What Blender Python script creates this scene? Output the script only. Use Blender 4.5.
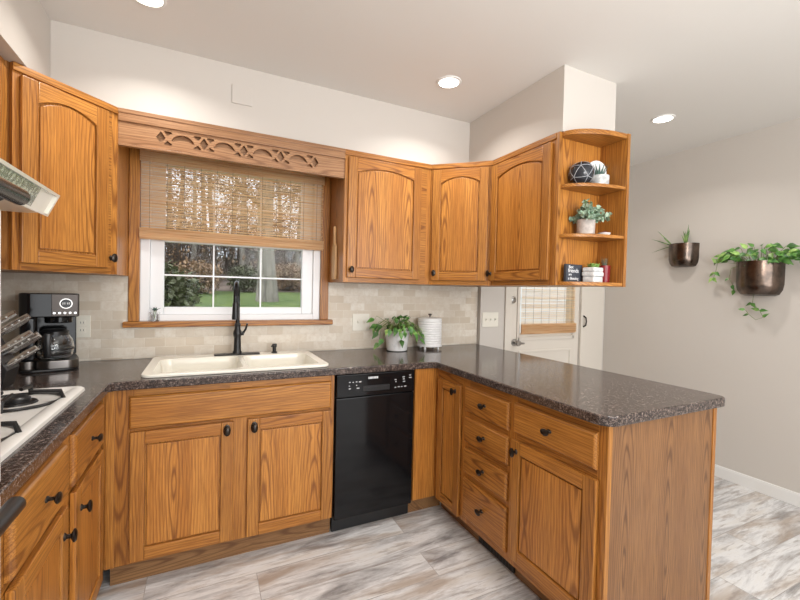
import bpy, bmesh, math, random
from mathutils import Vector, Matrix, Euler
for o in list(bpy.data.objects): bpy.data.objects.remove(o)
S = bpy.context.scene
COL = S.collection
PI = math.pi
# ------------------------------------------------------------------ camera
cam = bpy.data.cameras.new('camera'); co = bpy.data.objects.new('camera', cam); COL.objects.link(co)
cam.sensor_fit = 'HORIZONTAL'; cam.sensor_width = 36; cam.lens = 402.04 / 800 * 36; cam.clip_start = .02; cam.clip_end = 200
yaw, pitch, roll = -.4513, -.0212, .0228
fw = Vector((-math.sin(yaw)*math.cos(pitch), math.cos(yaw)*math.cos(pitch), math.sin(pitch)))
rt = Vector((math.cos(yaw), math.sin(yaw), 0)); up = rt.cross(fw)
r2 = rt*math.cos(roll)+up*math.sin(roll); u2 = -rt*math.sin(roll)+up*math.cos(roll)
mw = Matrix((r2, u2, -fw)).transposed().to_4x4(); mw.translation = (.9907, -2.6649, 1.3241)
co.matrix_world = mw
S.camera = co
# ------------------------------------------------------------------ world, light, exposure
W = bpy.data.worlds.new('sky'); S.world = W; W.use_nodes = True
wn = W.node_tree; bg = wn.nodes['Background']
bg.inputs[0].default_value = (.86, .93, 1, 1); bg.inputs[1].default_value = 2.0
def area(name, loc, target, sx, sy, power, col):
    l = bpy.data.lights.new(name, 'AREA'); l.shape = 'RECTANGLE'; l.size = sx; l.size_y = sy; l.energy = power; l.color = col
    o = bpy.data.objects.new(name, l); COL.objects.link(o); o.location = loc
    o.rotation_euler = (Vector(target)-Vector(loc)).to_track_quat('-Z', 'Y').to_euler(); return o
area('rear_fill_light', (2.4, -4.78, 1.35), (2.4, 0, 1.15), 3.4, 2.1, 60, (1, .985, .96))  # added area lamp, soft fill from an unseen opening behind the camera
area('ceiling_bounce_fill', (1.9, -3.3, 1.75), (2.0, -2.7, 2.6), .9, .9, 39, (1, .975, .94))  # added lamp aimed upward to brighten the ceiling, no fixture there
CAN_POWER = 4.8
vs = S.view_settings; vs.view_transform = 'Standard'; vs.look = 'None'; vs.exposure = 0.0; vs.gamma = 1; vs.use_curve_mapping = False
# ------------------------------------------------------------------ materials
def mat(name, col, rough=.5, metal=0, spec=.5, **kw):
    m = bpy.data.materials.new(name); m.use_nodes = True; b = m.node_tree.nodes['Principled BSDF']
    b.inputs['Base Color'].default_value = (*col, 1); b.inputs['Roughness'].default_value = rough; b.inputs['Metallic'].default_value = metal
    b.inputs['Specular IOR Level'].default_value = spec
    for k, v in kw.items(): b.inputs[k.replace('_', ' ')].default_value = v
    return m
class NT:
    def __init__(s, m): s.t = m.node_tree; s.b = s.t.nodes['Principled BSDF']
    def n(s, ty, **kw):
        n = s.t.nodes.new(ty)
        for k, v in kw.items(): setattr(n, k, v)
        return n
    def l(s, a, b): s.t.links.new(a, b)
    def ramp(s, fac, stops):
        r = s.n('ShaderNodeValToRGB'); e = r.color_ramp.elements
        while len(e) < len(stops): e.new(.5)
        for i, (p, c) in enumerate(stops): e[i].position = p; e[i].color = (*c, 1)
        s.l(fac, r.inputs[0]); return r.outputs[0]
    def noise(s, vec, scale, detail=4, rough=.55, dist=0):
        n = s.n('ShaderNodeTexNoise'); n.inputs['Scale'].default_value = scale; n.inputs['Detail'].default_value = detail
        n.inputs['Roughness'].default_value = rough; n.inputs['Distortion'].default_value = dist; s.l(vec, n.inputs['Vector']); return n.outputs[0]
    def mapping(s, vec, scale, loc=(0, 0, 0), rot=(0, 0, 0)):
        m = s.n('ShaderNodeMapping'); m.inputs['Scale'].default_value = scale; m.inputs['Location'].default_value = loc; m.inputs['Rotation'].default_value = rot
        s.l(vec, m.inputs['Vector']); return m.outputs[0]
    def mix(s, fac, a, b, mode='MIX'):
        m = s.n('ShaderNodeMix', data_type='RGBA', blend_type=mode)
        for i, v in ((0, fac), (6, a), (7, b)):
            if hasattr(v, 'links'): s.l(v, m.inputs[i])
            elif i: m.inputs[i].default_value = (*v, 1)
            else: m.inputs[i].default_value = v
        return m.outputs[2]
    def math(s, op, a, b=0):
        m = s.n('ShaderNodeMath', operation=op)
        for i, v in ((0, a), (1, b)):
            if hasattr(v, 'links'): s.l(v, m.inputs[i])
            else: m.inputs[i].default_value = v
        return m.outputs[0]
    def bump(s, h, strength=.2, dist=.002):
        b = s.n('ShaderNodeBump'); b.inputs['Strength'].default_value = strength; b.inputs['Distance'].default_value = dist
        s.l(h, b.inputs['Height']); s.l(b.outputs[0], s.b.inputs['Normal'])
    def obj(s): return s.n('ShaderNodeTexCoord').outputs['Object']
def oak(name, axis, light, mid, dark, rough=.36, ring_w=.0125):
    """procedural oak, grain running along one local axis"""
    m = mat(name, mid, rough, spec=.4); t = NT(m); p = t.obj()
    geo = t.n('ShaderNodeNewGeometry'); oi = t.n('ShaderNodeObjectInfo')
    r = t.math('ADD', t.math('MULTIPLY', geo.outputs['Random Per Island'], 37.), t.math('MULTIPLY', oi.outputs['Random'], 91.))
    cb = t.n('ShaderNodeCombineXYZ')
    for i in range(3): t.l(t.math('MULTIPLY', r, (1, .7, .37)[i]), cb.inputs[i])
    va = t.n('ShaderNodeVectorMath', operation='ADD'); t.l(p, va.inputs[0]); t.l(cb.outputs[0], va.inputs[1]); q = va.outputs[0]
    ax = 'XYZ'.index(axis)
    def sc(c, a): v = [c]*3; v[ax] = a; return v
    sp = t.n('ShaderNodeSeparateXYZ'); t.l(q, sp.inputs[0]); o_ = sp.outputs; oth = [k for k in range(3) if k != ax]
    def pp(v, k): n = t.n('ShaderNodeMath', operation='PINGPONG'); t.l(v, n.inputs[0]); n.inputs[1].default_value = k; return n.outputs[0]
    u = pp(t.math('ADD', o_[oth[0]], o_[oth[1]]), .125)
    dd = t.math('ADD', pp(t.math('MULTIPLY', o_[ax], .075), .045), .006)
    warp = t.noise(t.mapping(q, sc(11, 1.6)), 1, 3, .5)
    rr = t.math('ADD', t.math('SQRT', t.math('ADD', t.math('MULTIPLY', u, u), t.math('MULTIPLY', dd, dd))), t.math('MULTIPLY', warp, .030))
    ring = t.math('ADD', t.math('MULTIPLY', t.math('SINE', t.math('MULTIPLY', rr, 2*PI/ring_w)), .5), .5)
    pores = t.noise(t.mapping(q, sc(330, 7)), 1, 3, .6)
    broad = t.noise(t.mapping(q, sc(14, .9)), 1, 3, .5)
    c1 = t.mix(t.ramp(broad, [(.32, (0, 0, 0)), (.68, (1, 1, 1))]), mid, light)
    near = t.math('SUBTRACT', 1, t.math('MULTIPLY', t.math('MINIMUM', u, .1), 6.5))
    f = t.math('MULTIPLY', t.ramp(ring, [(.0, (.8, .8, .8)), (.22, (.34, .34, .34)), (.5, (0, 0, 0))]), near)
    c2 = t.mix(f, c1, dark)
    c3 = t.mix(t.ramp(pores, [(.38, (.58, .58, .58)), (.56, (0, 0, 0))]), c2, dark)
    hs = t.n('ShaderNodeHueSaturation'); mr = t.n('ShaderNodeMapRange'); mr.inputs[3].default_value = .84; mr.inputs[4].default_value = 1.12
    t.l(geo.outputs['Random Per Island'], mr.inputs[0]); t.l(mr.outputs[0], hs.inputs['Value']); t.l(c3, hs.inputs['Color']); c3 = hs.outputs[0]
    t.l(c3, t.b.inputs['Base Color'])
    t.bump(pores, .12, .001)
    m.node_tree.nodes['Principled BSDF'].inputs['Coat Weight'].default_value = .10
    m.node_tree.nodes['Principled BSDF'].inputs['Coat Roughness'].default_value = .25
    return m
L_, M_, D_ = (.575, .252, .052), (.45, .176, .031), (.165, .050, .009)
OZ = oak('oak_upright_grain', 'Z', L_, M_, D_); OX = oak('oak_cross_grain', 'X', L_, M_, D_); OY = oak('oak_depth_grain', 'Y', L_, M_, D_)
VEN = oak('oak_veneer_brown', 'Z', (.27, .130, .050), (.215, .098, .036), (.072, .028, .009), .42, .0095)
VAL = oak('oak_valance_pale', 'X', (.47, .255, .125), (.39, .195, .088), (.19, .08, .03), .38)
KICK = oak('oak_toe_kick', 'X', (.33, .18, .075), (.26, .13, .05), (.13, .055, .02), .5)
CARC = oak('oak_carcass', 'Z', (.42, .19, .055), (.35, .145, .037), (.18, .065, .016), .42)
PALE = oak('pale_wood', 'Z', (.72, .47, .24), (.62, .38, .17), (.45, .25, .1), .5)
def plain_paint(name, col, rough, bump=.08, sc=90):
    m = mat(name, col, rough, spec=.3); t = NT(m); p = t.obj()
    n = t.noise(p, 2.2, 2); t.l(t.mix(t.math('MULTIPLY', n, .10), col, tuple(c*.93 for c in col)), t.b.inputs['Base Color'])
    t.bump(t.noise(p, sc, 3), bump, .001); return m
WALL = plain_paint('greige_wall_paint', (.60, .56, .515), .6)
CEIL = plain_paint('ceiling_paint', (.74, .72, .69), .7)
WHITE = plain_paint('white_trim_paint', (.80, .79, .77), .35, .02)
DOORW = plain_paint('cream_door_paint', (.70, .65, .58), .35, .02)
VINYL = mat('white_vinyl', (.84, .85, .87), .3)
PLATE = mat('almond_plastic', (.80, .77, .68), .35)
BLACK = mat('black_gloss', (.006, .006, .007), .10, spec=.30)
BLACKM = mat('black_matte', (.012, .012, .013), .35)
PANELM = mat('brushed_dark_panel', (.085, .075, .070), .42, .9)
GUN = mat('gunmetal', (.075, .078, .085), .25, .9)
BRONZE = mat('dark_bronze', (.045, .037, .031), .28, .85)
NICKEL = mat('satin_nickel', (.42, .40, .38), .28, 1)
STEEL = mat('stainless', (.62, .61, .60), .25, 1)
DSTEEL = mat('dark_stainless', (.20, .185, .175), .28, 1)
CREAM = mat('cream_porcelain', (.86, .83, .74), .12)
ENAMEL = mat('white_enamel', (.84, .83, .80), .1)
WHITEC = mat('white_glazed_metal', (.85, .85, .85), .22)
GREYMK = mat('pale_print', (.62, .63, .64), .5)
GLASSY = mat('clear_glass', (1, 1, 1), .02, spec=.5, Transmission_Weight=1.0, IOR=1.45)
SOIL = mat('potting_soil', (.035, .022, .014), .95)
def pane_mat():
    m = bpy.data.materials.new('window_glass'); m.use_nodes = True; t = m.node_tree; t.nodes.clear()
    o = t.nodes.new('ShaderNodeOutputMaterial'); mx = t.nodes.new('ShaderNodeMixShader'); tr = t.nodes.new('ShaderNodeBsdfTransparent'); gl = t.nodes.new('ShaderNodeBsdfGlossy')
    fr = t.nodes.new('ShaderNodeFresnel'); fr.inputs[0].default_value = 1.12; gl.inputs['Roughness'].default_value = .02
    t.links.new(fr.outputs[0], mx.inputs[0]); t.links.new(tr.outputs[0], mx.inputs[1]); t.links.new(gl.outputs[0], mx.inputs[2]); t.links.new(mx.outputs[0], o.inputs[0]); return m
PANE = pane_mat()
def counter_mat():
    m = mat('brown_speckled_laminate', (.08, .06, .05), .2, spec=.5); t = NT(m); p = t.obj()
    a = t.noise(p, 85, 4, .8); b = t.noise(p, 190, 2, .6); c = t.noise(p, 9, 3)
    k = t.ramp(a, [(.36, (.018, .014, .014)), (.46, (.078, .057, .049)), (.55, (.145, .108, .093)), (.66, (.30, .24, .21))])
    k = t.mix(t.ramp(b, [(.44, (.85, .85, .85)), (.54, (0, 0, 0))]), k, (.020, .016, .016))
    t.l(k, t.b.inputs['Base Color']); t.b.inputs['Roughness'].default_value = .13; return m
LAM = counter_mat()
def floor_mat():
    m = mat('whitewashed_plank', (.6, .58, .55), .38, spec=.4); t = NT(m); p = t.obj()
    br = t.n('ShaderNodeTexBrick', offset=.37, squash=1); t.l(p, br.inputs['Vector'])
    for k, v in (('Scale', 1), ('Mortar Size', .0016), ('Mortar Smooth', .1), ('Bias', 0), ('Brick Width', 1.22), ('Row Height', .182)): br.inputs[k].default_value = v
    br.inputs['Color1'].default_value = (0, 0, 0, 1); br.inputs['Color2'].default_value = (1, 1, 1, 1); br.inputs['Mortar'].default_value = (.5, .5, .5, 1)
    cb = t.n('ShaderNodeCombineXYZ'); sep = t.n('ShaderNodeSeparateColor'); t.l(br.outputs['Color'], sep.inputs[0])
    for i in range(3): t.l(t.math('MULTIPLY', sep.outputs[0], (5., 9., 3.)[i]), cb.inputs[i])
    va = t.n('ShaderNodeVectorMath', operation='ADD'); t.l(p, va.inputs[0]); t.l(cb.outputs[0], va.inputs[1]); q = va.outputs[0]
    n1 = t.noise(t.mapping(q, (1.5, 8, 1)), 1.25, 6, .66, .5); n2 = t.noise(t.mapping(q, (4, 30, 1)), 1.6, 5, .7, .3); n3 = t.noise(t.mapping(q, (1.3, 6, 1), (7, 3, 0)), 1.4, 5, .65, .4)
    c = t.ramp(n1, [(.34, (.25, .24, .24)), (.43, (.50, .495, .50)), (.54, (.74, .74, .745)), (.70, (.68, .65, .61))])
    c = t.mix(t.ramp(n3, [(.50, (0, 0, 0)), (.66, (.72, .72, .72))]), c, (.36, .27, .20))
    c = t.mix(t.ramp(n2, [(.34, (.65, .65, .65)), (.48, (0, 0, 0))]), c, (.27, .235, .215))
    c = t.mix(t.math('MULTIPLY', br.outputs['Fac'], .6), c, (.24, .22, .20))
    t.l(c, t.b.inputs['Base Color']); t.bump(n2, .08, .001); return m
FLOOR = floor_mat()
def tile_mat(name, rotx, rotz=0):
    m = mat(name, (.6, .53, .43), .45, spec=.35); t = NT(m); p = t.obj()
    v = t.mapping(p, (1, 1, 1), (.02, 0, 0), (rotx, 0, rotz))
    br = t.n('ShaderNodeTexBrick', offset=.5); t.l(v, br.inputs['Vector'])
    for k, vv in (('Scale', 1), ('Mortar Size', .0022), ('Mortar Smooth', .25), ('Brick Width', .101), ('Row Height', .0515)): br.inputs[k].default_value = vv
    br.inputs['Color1'].default_value = (.60, .515, .41, 1); br.inputs['Color2'].default_value = (.80, .75, .665, 1); br.inputs['Mortar'].default_value = (.72, .665, .58, 1)
    n = t.noise(v, 38, 5, .65, .4)
    c = t.mix(t.ramp(n, [(.42, (0, 0, 0)), (.66, (.55, .55, .55))]), br.outputs['Color'], (.62, .53, .42))
    t.l(c, t.b.inputs['Base Color']); t.bump(t.math('SUBTRACT', 1, br.outputs['Fac']), .35, .002); return m
def two_tone(name, a, b, scale, rough, lo=.42, hi=.58, stretch=(1, 1, 1), **kw):
    m = mat(name, a, rough, **kw); t = NT(m); n = t.noise(t.mapping(t.obj(), stretch), scale, 5, .6); t.l(t.ramp(n, [(lo, a), (hi, b)]), t.b.inputs['Base Color']); return m
def leaf_mat(name, a, b, rough=.4, trans=.12):
    m = two_tone(name, a, b, 26, rough); bs = m.node_tree.nodes['Principled BSDF']
    geo = m.node_tree.nodes.new('ShaderNodeNewGeometry'); hs = m.node_tree.nodes.new('ShaderNodeHueSaturation'); mr = m.node_tree.nodes.new('ShaderNodeMapRange')
    mr.inputs[3].default_value = .7; mr.inputs[4].default_value = 1.35
    src = bs.inputs['Base Color'].links[0].from_socket; lk = m.node_tree.links
    lk.new(geo.outputs['Random Per Island'], mr.inputs[0]); lk.new(mr.outputs[0], hs.inputs['Value']); lk.new(src, hs.inputs['Color']); lk.new(hs.outputs[0], bs.inputs['Base Color']); return m
POTHOS = leaf_mat('pothos_leaf', (.04, .13, .025), (.11, .27, .05))
POTHOSL = leaf_mat('lime_variegated_leaf', (.12, .30, .05), (.34, .50, .15))
SPIKE = leaf_mat('aloe_leaf', (.07, .16, .055), (.22, .33, .10))
DUSTY = leaf_mat('dusty_green_leaf', (.22, .34, .24), (.42, .53, .40), .6)
TEAL = leaf_mat('dark_teal_leaf', (.04, .10, .085), (.10, .18, .14), .5)
STEM = mat('green_stem', (.16, .22, .06), .5)
def bamboo_mat():
    m = bpy.data.materials.new('woven_bamboo'); m.use_nodes = True; t = NT(m); p = t.obj()
    n = t.noise(t.mapping(p, (3, 3, 160)), 1, 3, .6); n2 = t.noise(t.mapping(p, (1.2, 1, 26)), 1, 3, .6)
    c = t.ramp(n, [(.30, (.56, .34, .15)), (.42, (.85, .60, .33)), (.60, (.95, .78, .52))])
    c = t.mix(t.ramp(n2, [(.45, (0, 0, 0)), (.7, (.5, .5, .5))]), c, (.70, .49, .26))
    t.l(c, t.b.inputs['Base Color']); t.b.inputs['Roughness'].default_value = .6
    tr = t.n('ShaderNodeBsdfTranslucent'); t.l(c, tr.inputs[0]); mx = t.n('ShaderNodeMixShader'); mx.inputs[0].default_value = .62
    out = m.node_tree.nodes['Material Output']; t.l(t.b.outputs[0], mx.inputs[1]); t.l(tr.outputs[0], mx.inputs[2]); t.l(mx.outputs[0], out.inputs[0]); return m
BAMBOO = bamboo_mat(); CORD = mat('shade_cord', (.30, .22, .14), .8)
# ------------------------------------------------------------------ mesh helpers
class MB:
    def __init__(s): s.b = bmesh.new()
    def _mi(s, n0, mi):
        s.b.faces.ensure_lookup_table()
        for f in s.b.faces[n0:]: f.material_index = mi
    def add(s, other, mi=0, mtx=None):
        me = bpy.data.meshes.new('t'); 
        if mtx: other.transform(mtx)
        for f in other.faces: f.material_index = mi
        other.to_mesh(me); other.free(); s.b.from_mesh(me); bpy.data.meshes.remove(me); return s
    def box(s, x0, x1, y0, y1, z0, z1, mi=0, bev=0, seg=2, mtx=None):
        t = bmesh.new(); bmesh.ops.create_cube(t, size=1)
        for v in t.verts: v.co = Vector(((x0+x1)/2+v.co.x*(x1-x0), (y0+y1)/2+v.co.y*(y1-y0), (z0+z1)/2+v.co.z*(z1-z0)))
        if bev: bmesh.ops.bevel(t, geom=list(t.edges), offset=bev, segments=seg, profile=.5, affect='EDGES')
        return s.add(t, mi, mtx)
    def prism(s, poly, a, b, plane='xz', mi=0, bev=0, mtx=None, seg=2):
        """polygon in plane, extruded from a to b on the other axis"""
        t = bmesh.new()
        def P(u, v, w): return {'xz': (u, w, v), 'xy': (u, v, w), 'yz': (w, u, v)}[plane]
        lo = [t.verts.new(P(u, v, a)) for u, v in poly]; hi = [t.verts.new(P(u, v, b)) for u, v in poly]; n = len(poly)
        t.faces.new(lo); t.faces.new(hi)
        for i in range(n): t.faces.new((lo[i], lo[(i+1) % n], hi[(i+1) % n], hi[i]))
        bmesh.ops.recalc_face_normals(t, faces=list(t.faces))
        if bev:
            ed = [e for e in t.edges if (e.verts[0] in lo) == (e.verts[1] in lo)]
            bmesh.ops.bevel(t, geom=ed, offset=bev, segments=seg, profile=.5, affect='EDGES')
        return s.add(t, mi, mtx)
    def tube(s, pts, r, seg=8, mi=0, mtx=None, cap=True):
        t = bmesh.new(); pts = [Vector(p) for p in pts]; n = len(pts)
        rs = r if isinstance(r, (list, tuple)) else [r]*n; rings = []; pn = None
        for i, p in enumerate(pts):
            d = (pts[min(i+1, n-1)]-pts[max(i-1, 0)]).normalized()
            if pn is None: pn = d.orthogonal().normalized()
            else: pn = (pn-d*pn.dot(d)); pn = pn.normalized() if pn.length > 1e-6 else d.orthogonal().normalized()
            q = d.cross(pn); rings.append([t.verts.new(p+(pn*math.cos(2*PI*k/seg)+q*math.sin(2*PI*k/seg))*rs[i]) for k in range(seg)])
        for a, b in zip(rings, rings[1:]):
            for k in range(seg): t.faces.new((a[k], a[(k+1) % seg], b[(k+1) % seg], b[k]))
        if cap: t.faces.new(rings[0][::-1]); t.faces.new(rings[-1])
        return s.add(t, mi, mtx)
    def lathe(s, prof, seg=24, mi=0, mtx=None, sx=1, sy=1):
        t = bmesh.new(); rings = []
        for r, z in prof:
            if r < 1e-6: rings.append([t.verts.new((0, 0, z))])
            else: rings.append([t.verts.new((r*math.cos(2*PI*k/seg)*sx, r*math.sin(2*PI*k/seg)*sy, z)) for k in range(seg)])
        for a, b in zip(rings, rings[1:]):
            if len(a) == 1 and len(b) == 1: continue
            for k in range(seg):
                k2 = (k+1) % seg
                f = [a[0], b[k2], b[k]] if len(a) == 1 else [a[k], a[k2], b[0]] if len(b) == 1 else [a[k], a[k2], b[k2], b[k]]
                t.faces.new(f)
        bmesh.ops.recalc_face_normals(t, faces=list(t.faces))
        return s.add(t, mi, mtx)
    def leaf(s, base, d, n, length, width, droop=.3, mi=0, kind=0, segs=5, fold=.25):
        """leaf blade: base point, direction, up normal"""
        t = bmesh.new(); d = Vector(d).normalized(); n = Vector(n); sd = d.cross(n)
        sd = sd.normalized() if sd.length > 1e-5 else d.orthogonal().normalized(); n = sd.cross(d).normalized(); base = Vector(base); rows = []
        for i in range(segs+1):
            u = i/segs
            w = (math.sin(PI*min(1, u**.62))*(1-.25*u) if kind == 0 else (1-u)**.6*min(1, .5+u*3) if kind == 1 else math.sin(PI*(.12+.88*u))**.8)*width/2
            if i == segs: w = .0005
            c = base+d*(length*u)*(1-.12*droop*u)-n*(droop*length*u*u*.6)
            rows.append([t.verts.new(c+sd*w+n*w*fold), t.verts.new(c), t.verts.new(c-sd*w+n*w*fold)])
        for a, b in zip(rows, rows[1:]):
            t.faces.new((a[0], a[1], b[1], b[0])); t.faces.new((a[1], a[2], b[2], b[1]))
        return s.add(t, mi)
    def obj(s, name, mats, parent=None, loc=None, rot=None, smooth=35):
        me = bpy.data.meshes.new(name); s.b.to_mesh(me); s.b.free()
        for m in (mats if isinstance(mats, (list, tuple)) else [mats]): me.materials.append(m)
        if smooth:
            for p in me.polygons: p.use_smooth = True
            me.set_sharp_from_angle(angle=math.radians(smooth))
        o = bpy.data.objects.new(name, me); COL.objects.link(o)
        if smooth and smooth < 50 and len(me.polygons) < 3000: wn_ = o.modifiers.new('weighted_normals', 'WEIGHTED_NORMAL'); wn_.keep_sharp = True; wn_.weight = 80
        if parent: o.parent = parent
        if loc: o.location = loc
        if rot: o.rotation_euler = rot
        return o
def M(loc=(0, 0, 0), rot=(0, 0, 0), sc=(1, 1, 1)): return Matrix.LocRotScale(Vector(loc), Euler(rot), Vector(sc))
def align(d, loc=(0, 0, 0)):
    return Matrix.Translation(Vector(loc)) @ Vector(d).to_track_quat('Z', 'Y').to_matrix().to_4x4()
def tag(o, label, cat, group=None, kind=None):
    o['label'] = label; o['category'] = cat
    if group: o['group'] = group
    if kind: o['kind'] = kind
    return o
def thing(name, label, cat, loc=(0, 0, 0), rotz=0, group=None):
    o = bpy.data.objects.new(name, None); o.empty_display_size = .1; COL.objects.link(o); o.location = loc; o.rotation_euler = (0, 0, rotz)
    return tag(o, label, cat, group)
def struct(o, label=None, cat=None):
    o['kind'] = 'structure'
    if label: o['label'] = label
    if cat: o['category'] = cat
    return o
def holed(outer, holes, depth, bev=0):
    """flat plate with holes: a filled 2D curve, extruded; returns a bmesh in XY, z 0..depth"""
    c = bpy.data.curves.new('t', 'CURVE'); c.dimensions = '2D'; c.fill_mode = 'BOTH'; c.extrude = depth/2-bev; c.bevel_depth = bev; c.bevel_resolution = 2; c.offset = -bev
    for poly in [outer]+holes:
        sp = c.splines.new('POLY'); sp.points.add(len(poly)-1); sp.use_cyclic_u = True
        for i, p in enumerate(poly): sp.points[i].co = (p[0], p[1], 0, 1)
    o = bpy.data.objects.new('t', c); COL.objects.link(o); bpy.context.view_layer.update()
    me = bpy.data.meshes.new_from_object(o.evaluated_get(bpy.context.evaluated_depsgraph_get()))
    bm = bmesh.new(); bm.from_mesh(me); bpy.data.objects.remove(o); bpy.data.curves.remove(c); bpy.data.meshes.remove(me)
    bmesh.ops.remove_doubles(bm, verts=list(bm.verts), dist=1e-5)
    bmesh.ops.translate(bm, verts=list(bm.verts), vec=(0, 0, depth/2)); return bm
def rrect(x0, x1, y0, y1, r, n=5):
    p = []
    for cx, cy, a in ((x1-r, y1-r, 0), (x0+r, y1-r, 90), (x0+r, y0+r, 180), (x1-r, y0+r, 270)):
        for i in range(n+1): t = math.radians(a+90*i/n); p.append((cx+r*math.cos(t), cy+r*math.sin(t)))
    return p
def text_mesh(body, size, depth=.0006):
    c = bpy.data.curves.new('t', 'FONT'); c.body = body; c.size = size; c.extrude = depth; c.align_x = 'LEFT'
    o = bpy.data.objects.new('t', c); COL.objects.link(o); bpy.context.view_layer.update()
    me = bpy.data.meshes.new_from_object(o.evaluated_get(bpy.context.evaluated_depsgraph_get()))
    bm = bmesh.new(); bm.from_mesh(me); bpy.data.objects.remove(o); bpy.data.curves.remove(c); bpy.data.meshes.remove(me); return bm

# ================================================================== SETTING
CH = 2.5075; XR = 4.447; YB = -4.85; ZS = 2.169; YD = -.045
struct(MB().box(-.1, XR+.1, YB-.1, .12, -.06, 0).obj('floor', FLOOR))
struct(MB().box(-.1, XR+.1, YB-.1, .12, CH, CH+.06).obj('ceiling', CEIL))
struct(MB().box(-.1, 0, YB, .12, 0, CH).obj('wall_left', WALL))
struct(MB().box(XR, XR+.1, YB, .12, 0, CH).obj('wall_right', WALL))
w = MB(); wx0, wx1, wz0, wz1 = .662, 1.682, 1.125, 2.10   # window opening
w.box(0, wx0, 0, .12, 0, CH); w.box(wx1, 2.981, 0, .12, 0, CH); w.box(wx0, wx1, 0, .12, 0, wz0); w.box(wx0, wx1, 0, .12, wz1, CH)
struct(w.obj('wall_back', WALL))
w = MB(); dx0, dx1, dz1 = 3.288, 4.116, 2.04
w.box(2.981, dx0, YD, .12, 0, CH); w.box(dx1, 4.140, YD, .12, 0, CH); w.box(dx0, dx1, YD, .12, dz1, CH); w.box(4.140, XR, YD, .12, dz1, CH); w.box(4.432, XR, YD, .12, 0, dz1)
struct(w.obj('wall_entry', WALL))
w = MB(); w.box(0, .7, YB-.1, YB, 0, CH); w.box(4.1, XR, YB-.1, YB, 0, CH); w.box(.7, 4.1, YB-.1, YB, 2.4, CH); w.box(.7, 4.1, YB-.1, YB, 0, .3)
struct(w.obj('wall_rear', WALL))
struct(MB().box(0, 2.636+.399, -.323, -.0005, ZS, CH-.0005).obj('wall_soffit_back', WALL))
struct(MB().box(0.0005, .3526, -3.2, -.3235, ZS, CH-.0005).obj('wall_soffit_left', WALL))
struct(MB().box(2.636, 3.035, -1.1435, -.3235, ZS, CH-.0005).obj('wall_soffit_right', WALL))
b = MB(); b.prism([(0, 0), (-.014, 0), (-.014, .068), (-.011, .074), (-.009, .083), (0, .083)], YB, YD, 'xz', bev=0)
struct(b.obj('baseboard_right', WHITE, loc=(XR, 0, 0.0005)))
# tiled backsplash
b = MB(); b.box(.0105, .606, -.010, -.0005, .9155, 1.3735); b.box(.606, 1.762, -.010, -.0005, .9155, 1.089); b.box(1.762, 2.976, -.010, -.0005, .9155, 1.089); b.box(1.768, 2.976, -.010, -.0005, 1.089, 1.1245); b.box(1.7365, 2.976, -.010, -.0005, 1.1245, 1.3735)
struct(b.obj('trim_backsplash_back', tile_mat('travertine_tile_back', -PI/2), smooth=0))
struct(MB().box(.0005, .010, -1.655, -.0005, .9155, 1.66).obj('trim_backsplash_left', tile_mat('travertine_tile_left', -PI/2, PI/2), smooth=0))

# ---- window
win = bpy.data.objects.new('window_1', None); COL.objects.link(win); struct(win, 'white double hung window with oak casing behind the sink', 'window')
f = MB()
f.box(wx0, wx0+.045, .003, .10, wz0, wz1, bev=.003); f.box(wx1-.045, wx1, .003, .10, wz0, wz1, bev=.003)
f.box(wx0+.045, wx1-.045, .003, .10, wz0, wz0+.035, bev=.003); f.box(wx0+.045, wx1-.045, .003, .10, wz1-.04, wz1, bev=.003)
f.obj('window_frame', VINYL, win)
f = MB(); gx0, gx1, gz0, gz1 = .775, 1.567, 1.203, 1.58
s0, s1 = wx0+.045, wx1-.045
f.box(s0, gx0, .022, .06, wz0+.035, 1.625, bev=.004); f.box(gx1, s1, .022, .06, wz0+.035, 1.625, bev=.004); f.box(gx0, gx1, .022, .06, wz0+.035, gz0, bev=.004); f.box(gx0, gx1, .022, .06, gz1, 1.625, bev=.004)
f.box(s0, gx0, .062, .09, 1.6, wz1-.04); f.box(gx1, s1, .062, .09, 1.6, wz1-.04); f.box(gx0, gx1, .062, .09, 2.03, wz1-.04); f.box(gx0, gx1, .062, .09, 1.585, 1.625)
f.obj('sash', VINYL, win)
f = MB()
for mx in (1.035, 1.308): f.box(mx-.0045, mx+.0045, .036, .044, gz0, gz1); f.box(mx-.0045, mx+.0045, .071, .079, 1.625, 2.03)
f.box(gx0, gx1, .0355, .0445, 1.385, 1.394); f.box(gx0, gx1, .0705, .0795, 1.823, 1.832)
f.obj('muntin', VINYL, win)
MB().box(gx0, gx1, .0385, .0415, gz0, gz1).obj('glass', PANE, win, smooth=0); MB().box(gx0, gx1, .0735, .0765, 1.625, 2.03).obj('glass', PANE, win, smooth=0)
f = MB(); f.box(.6085, .6615, -.024, -.0005, 1.124, 2.16, bev=.004); f.box(1.6825, 1.736, -.024, -.0005, 1.124, 2.16, bev=.004); f.obj('casing', OZ, win)
f = MB(); f.box(.585, 1.766, -.042, .0025, 1.091, 1.1235, bev=.006); f.obj('sill', OX, win)
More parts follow.
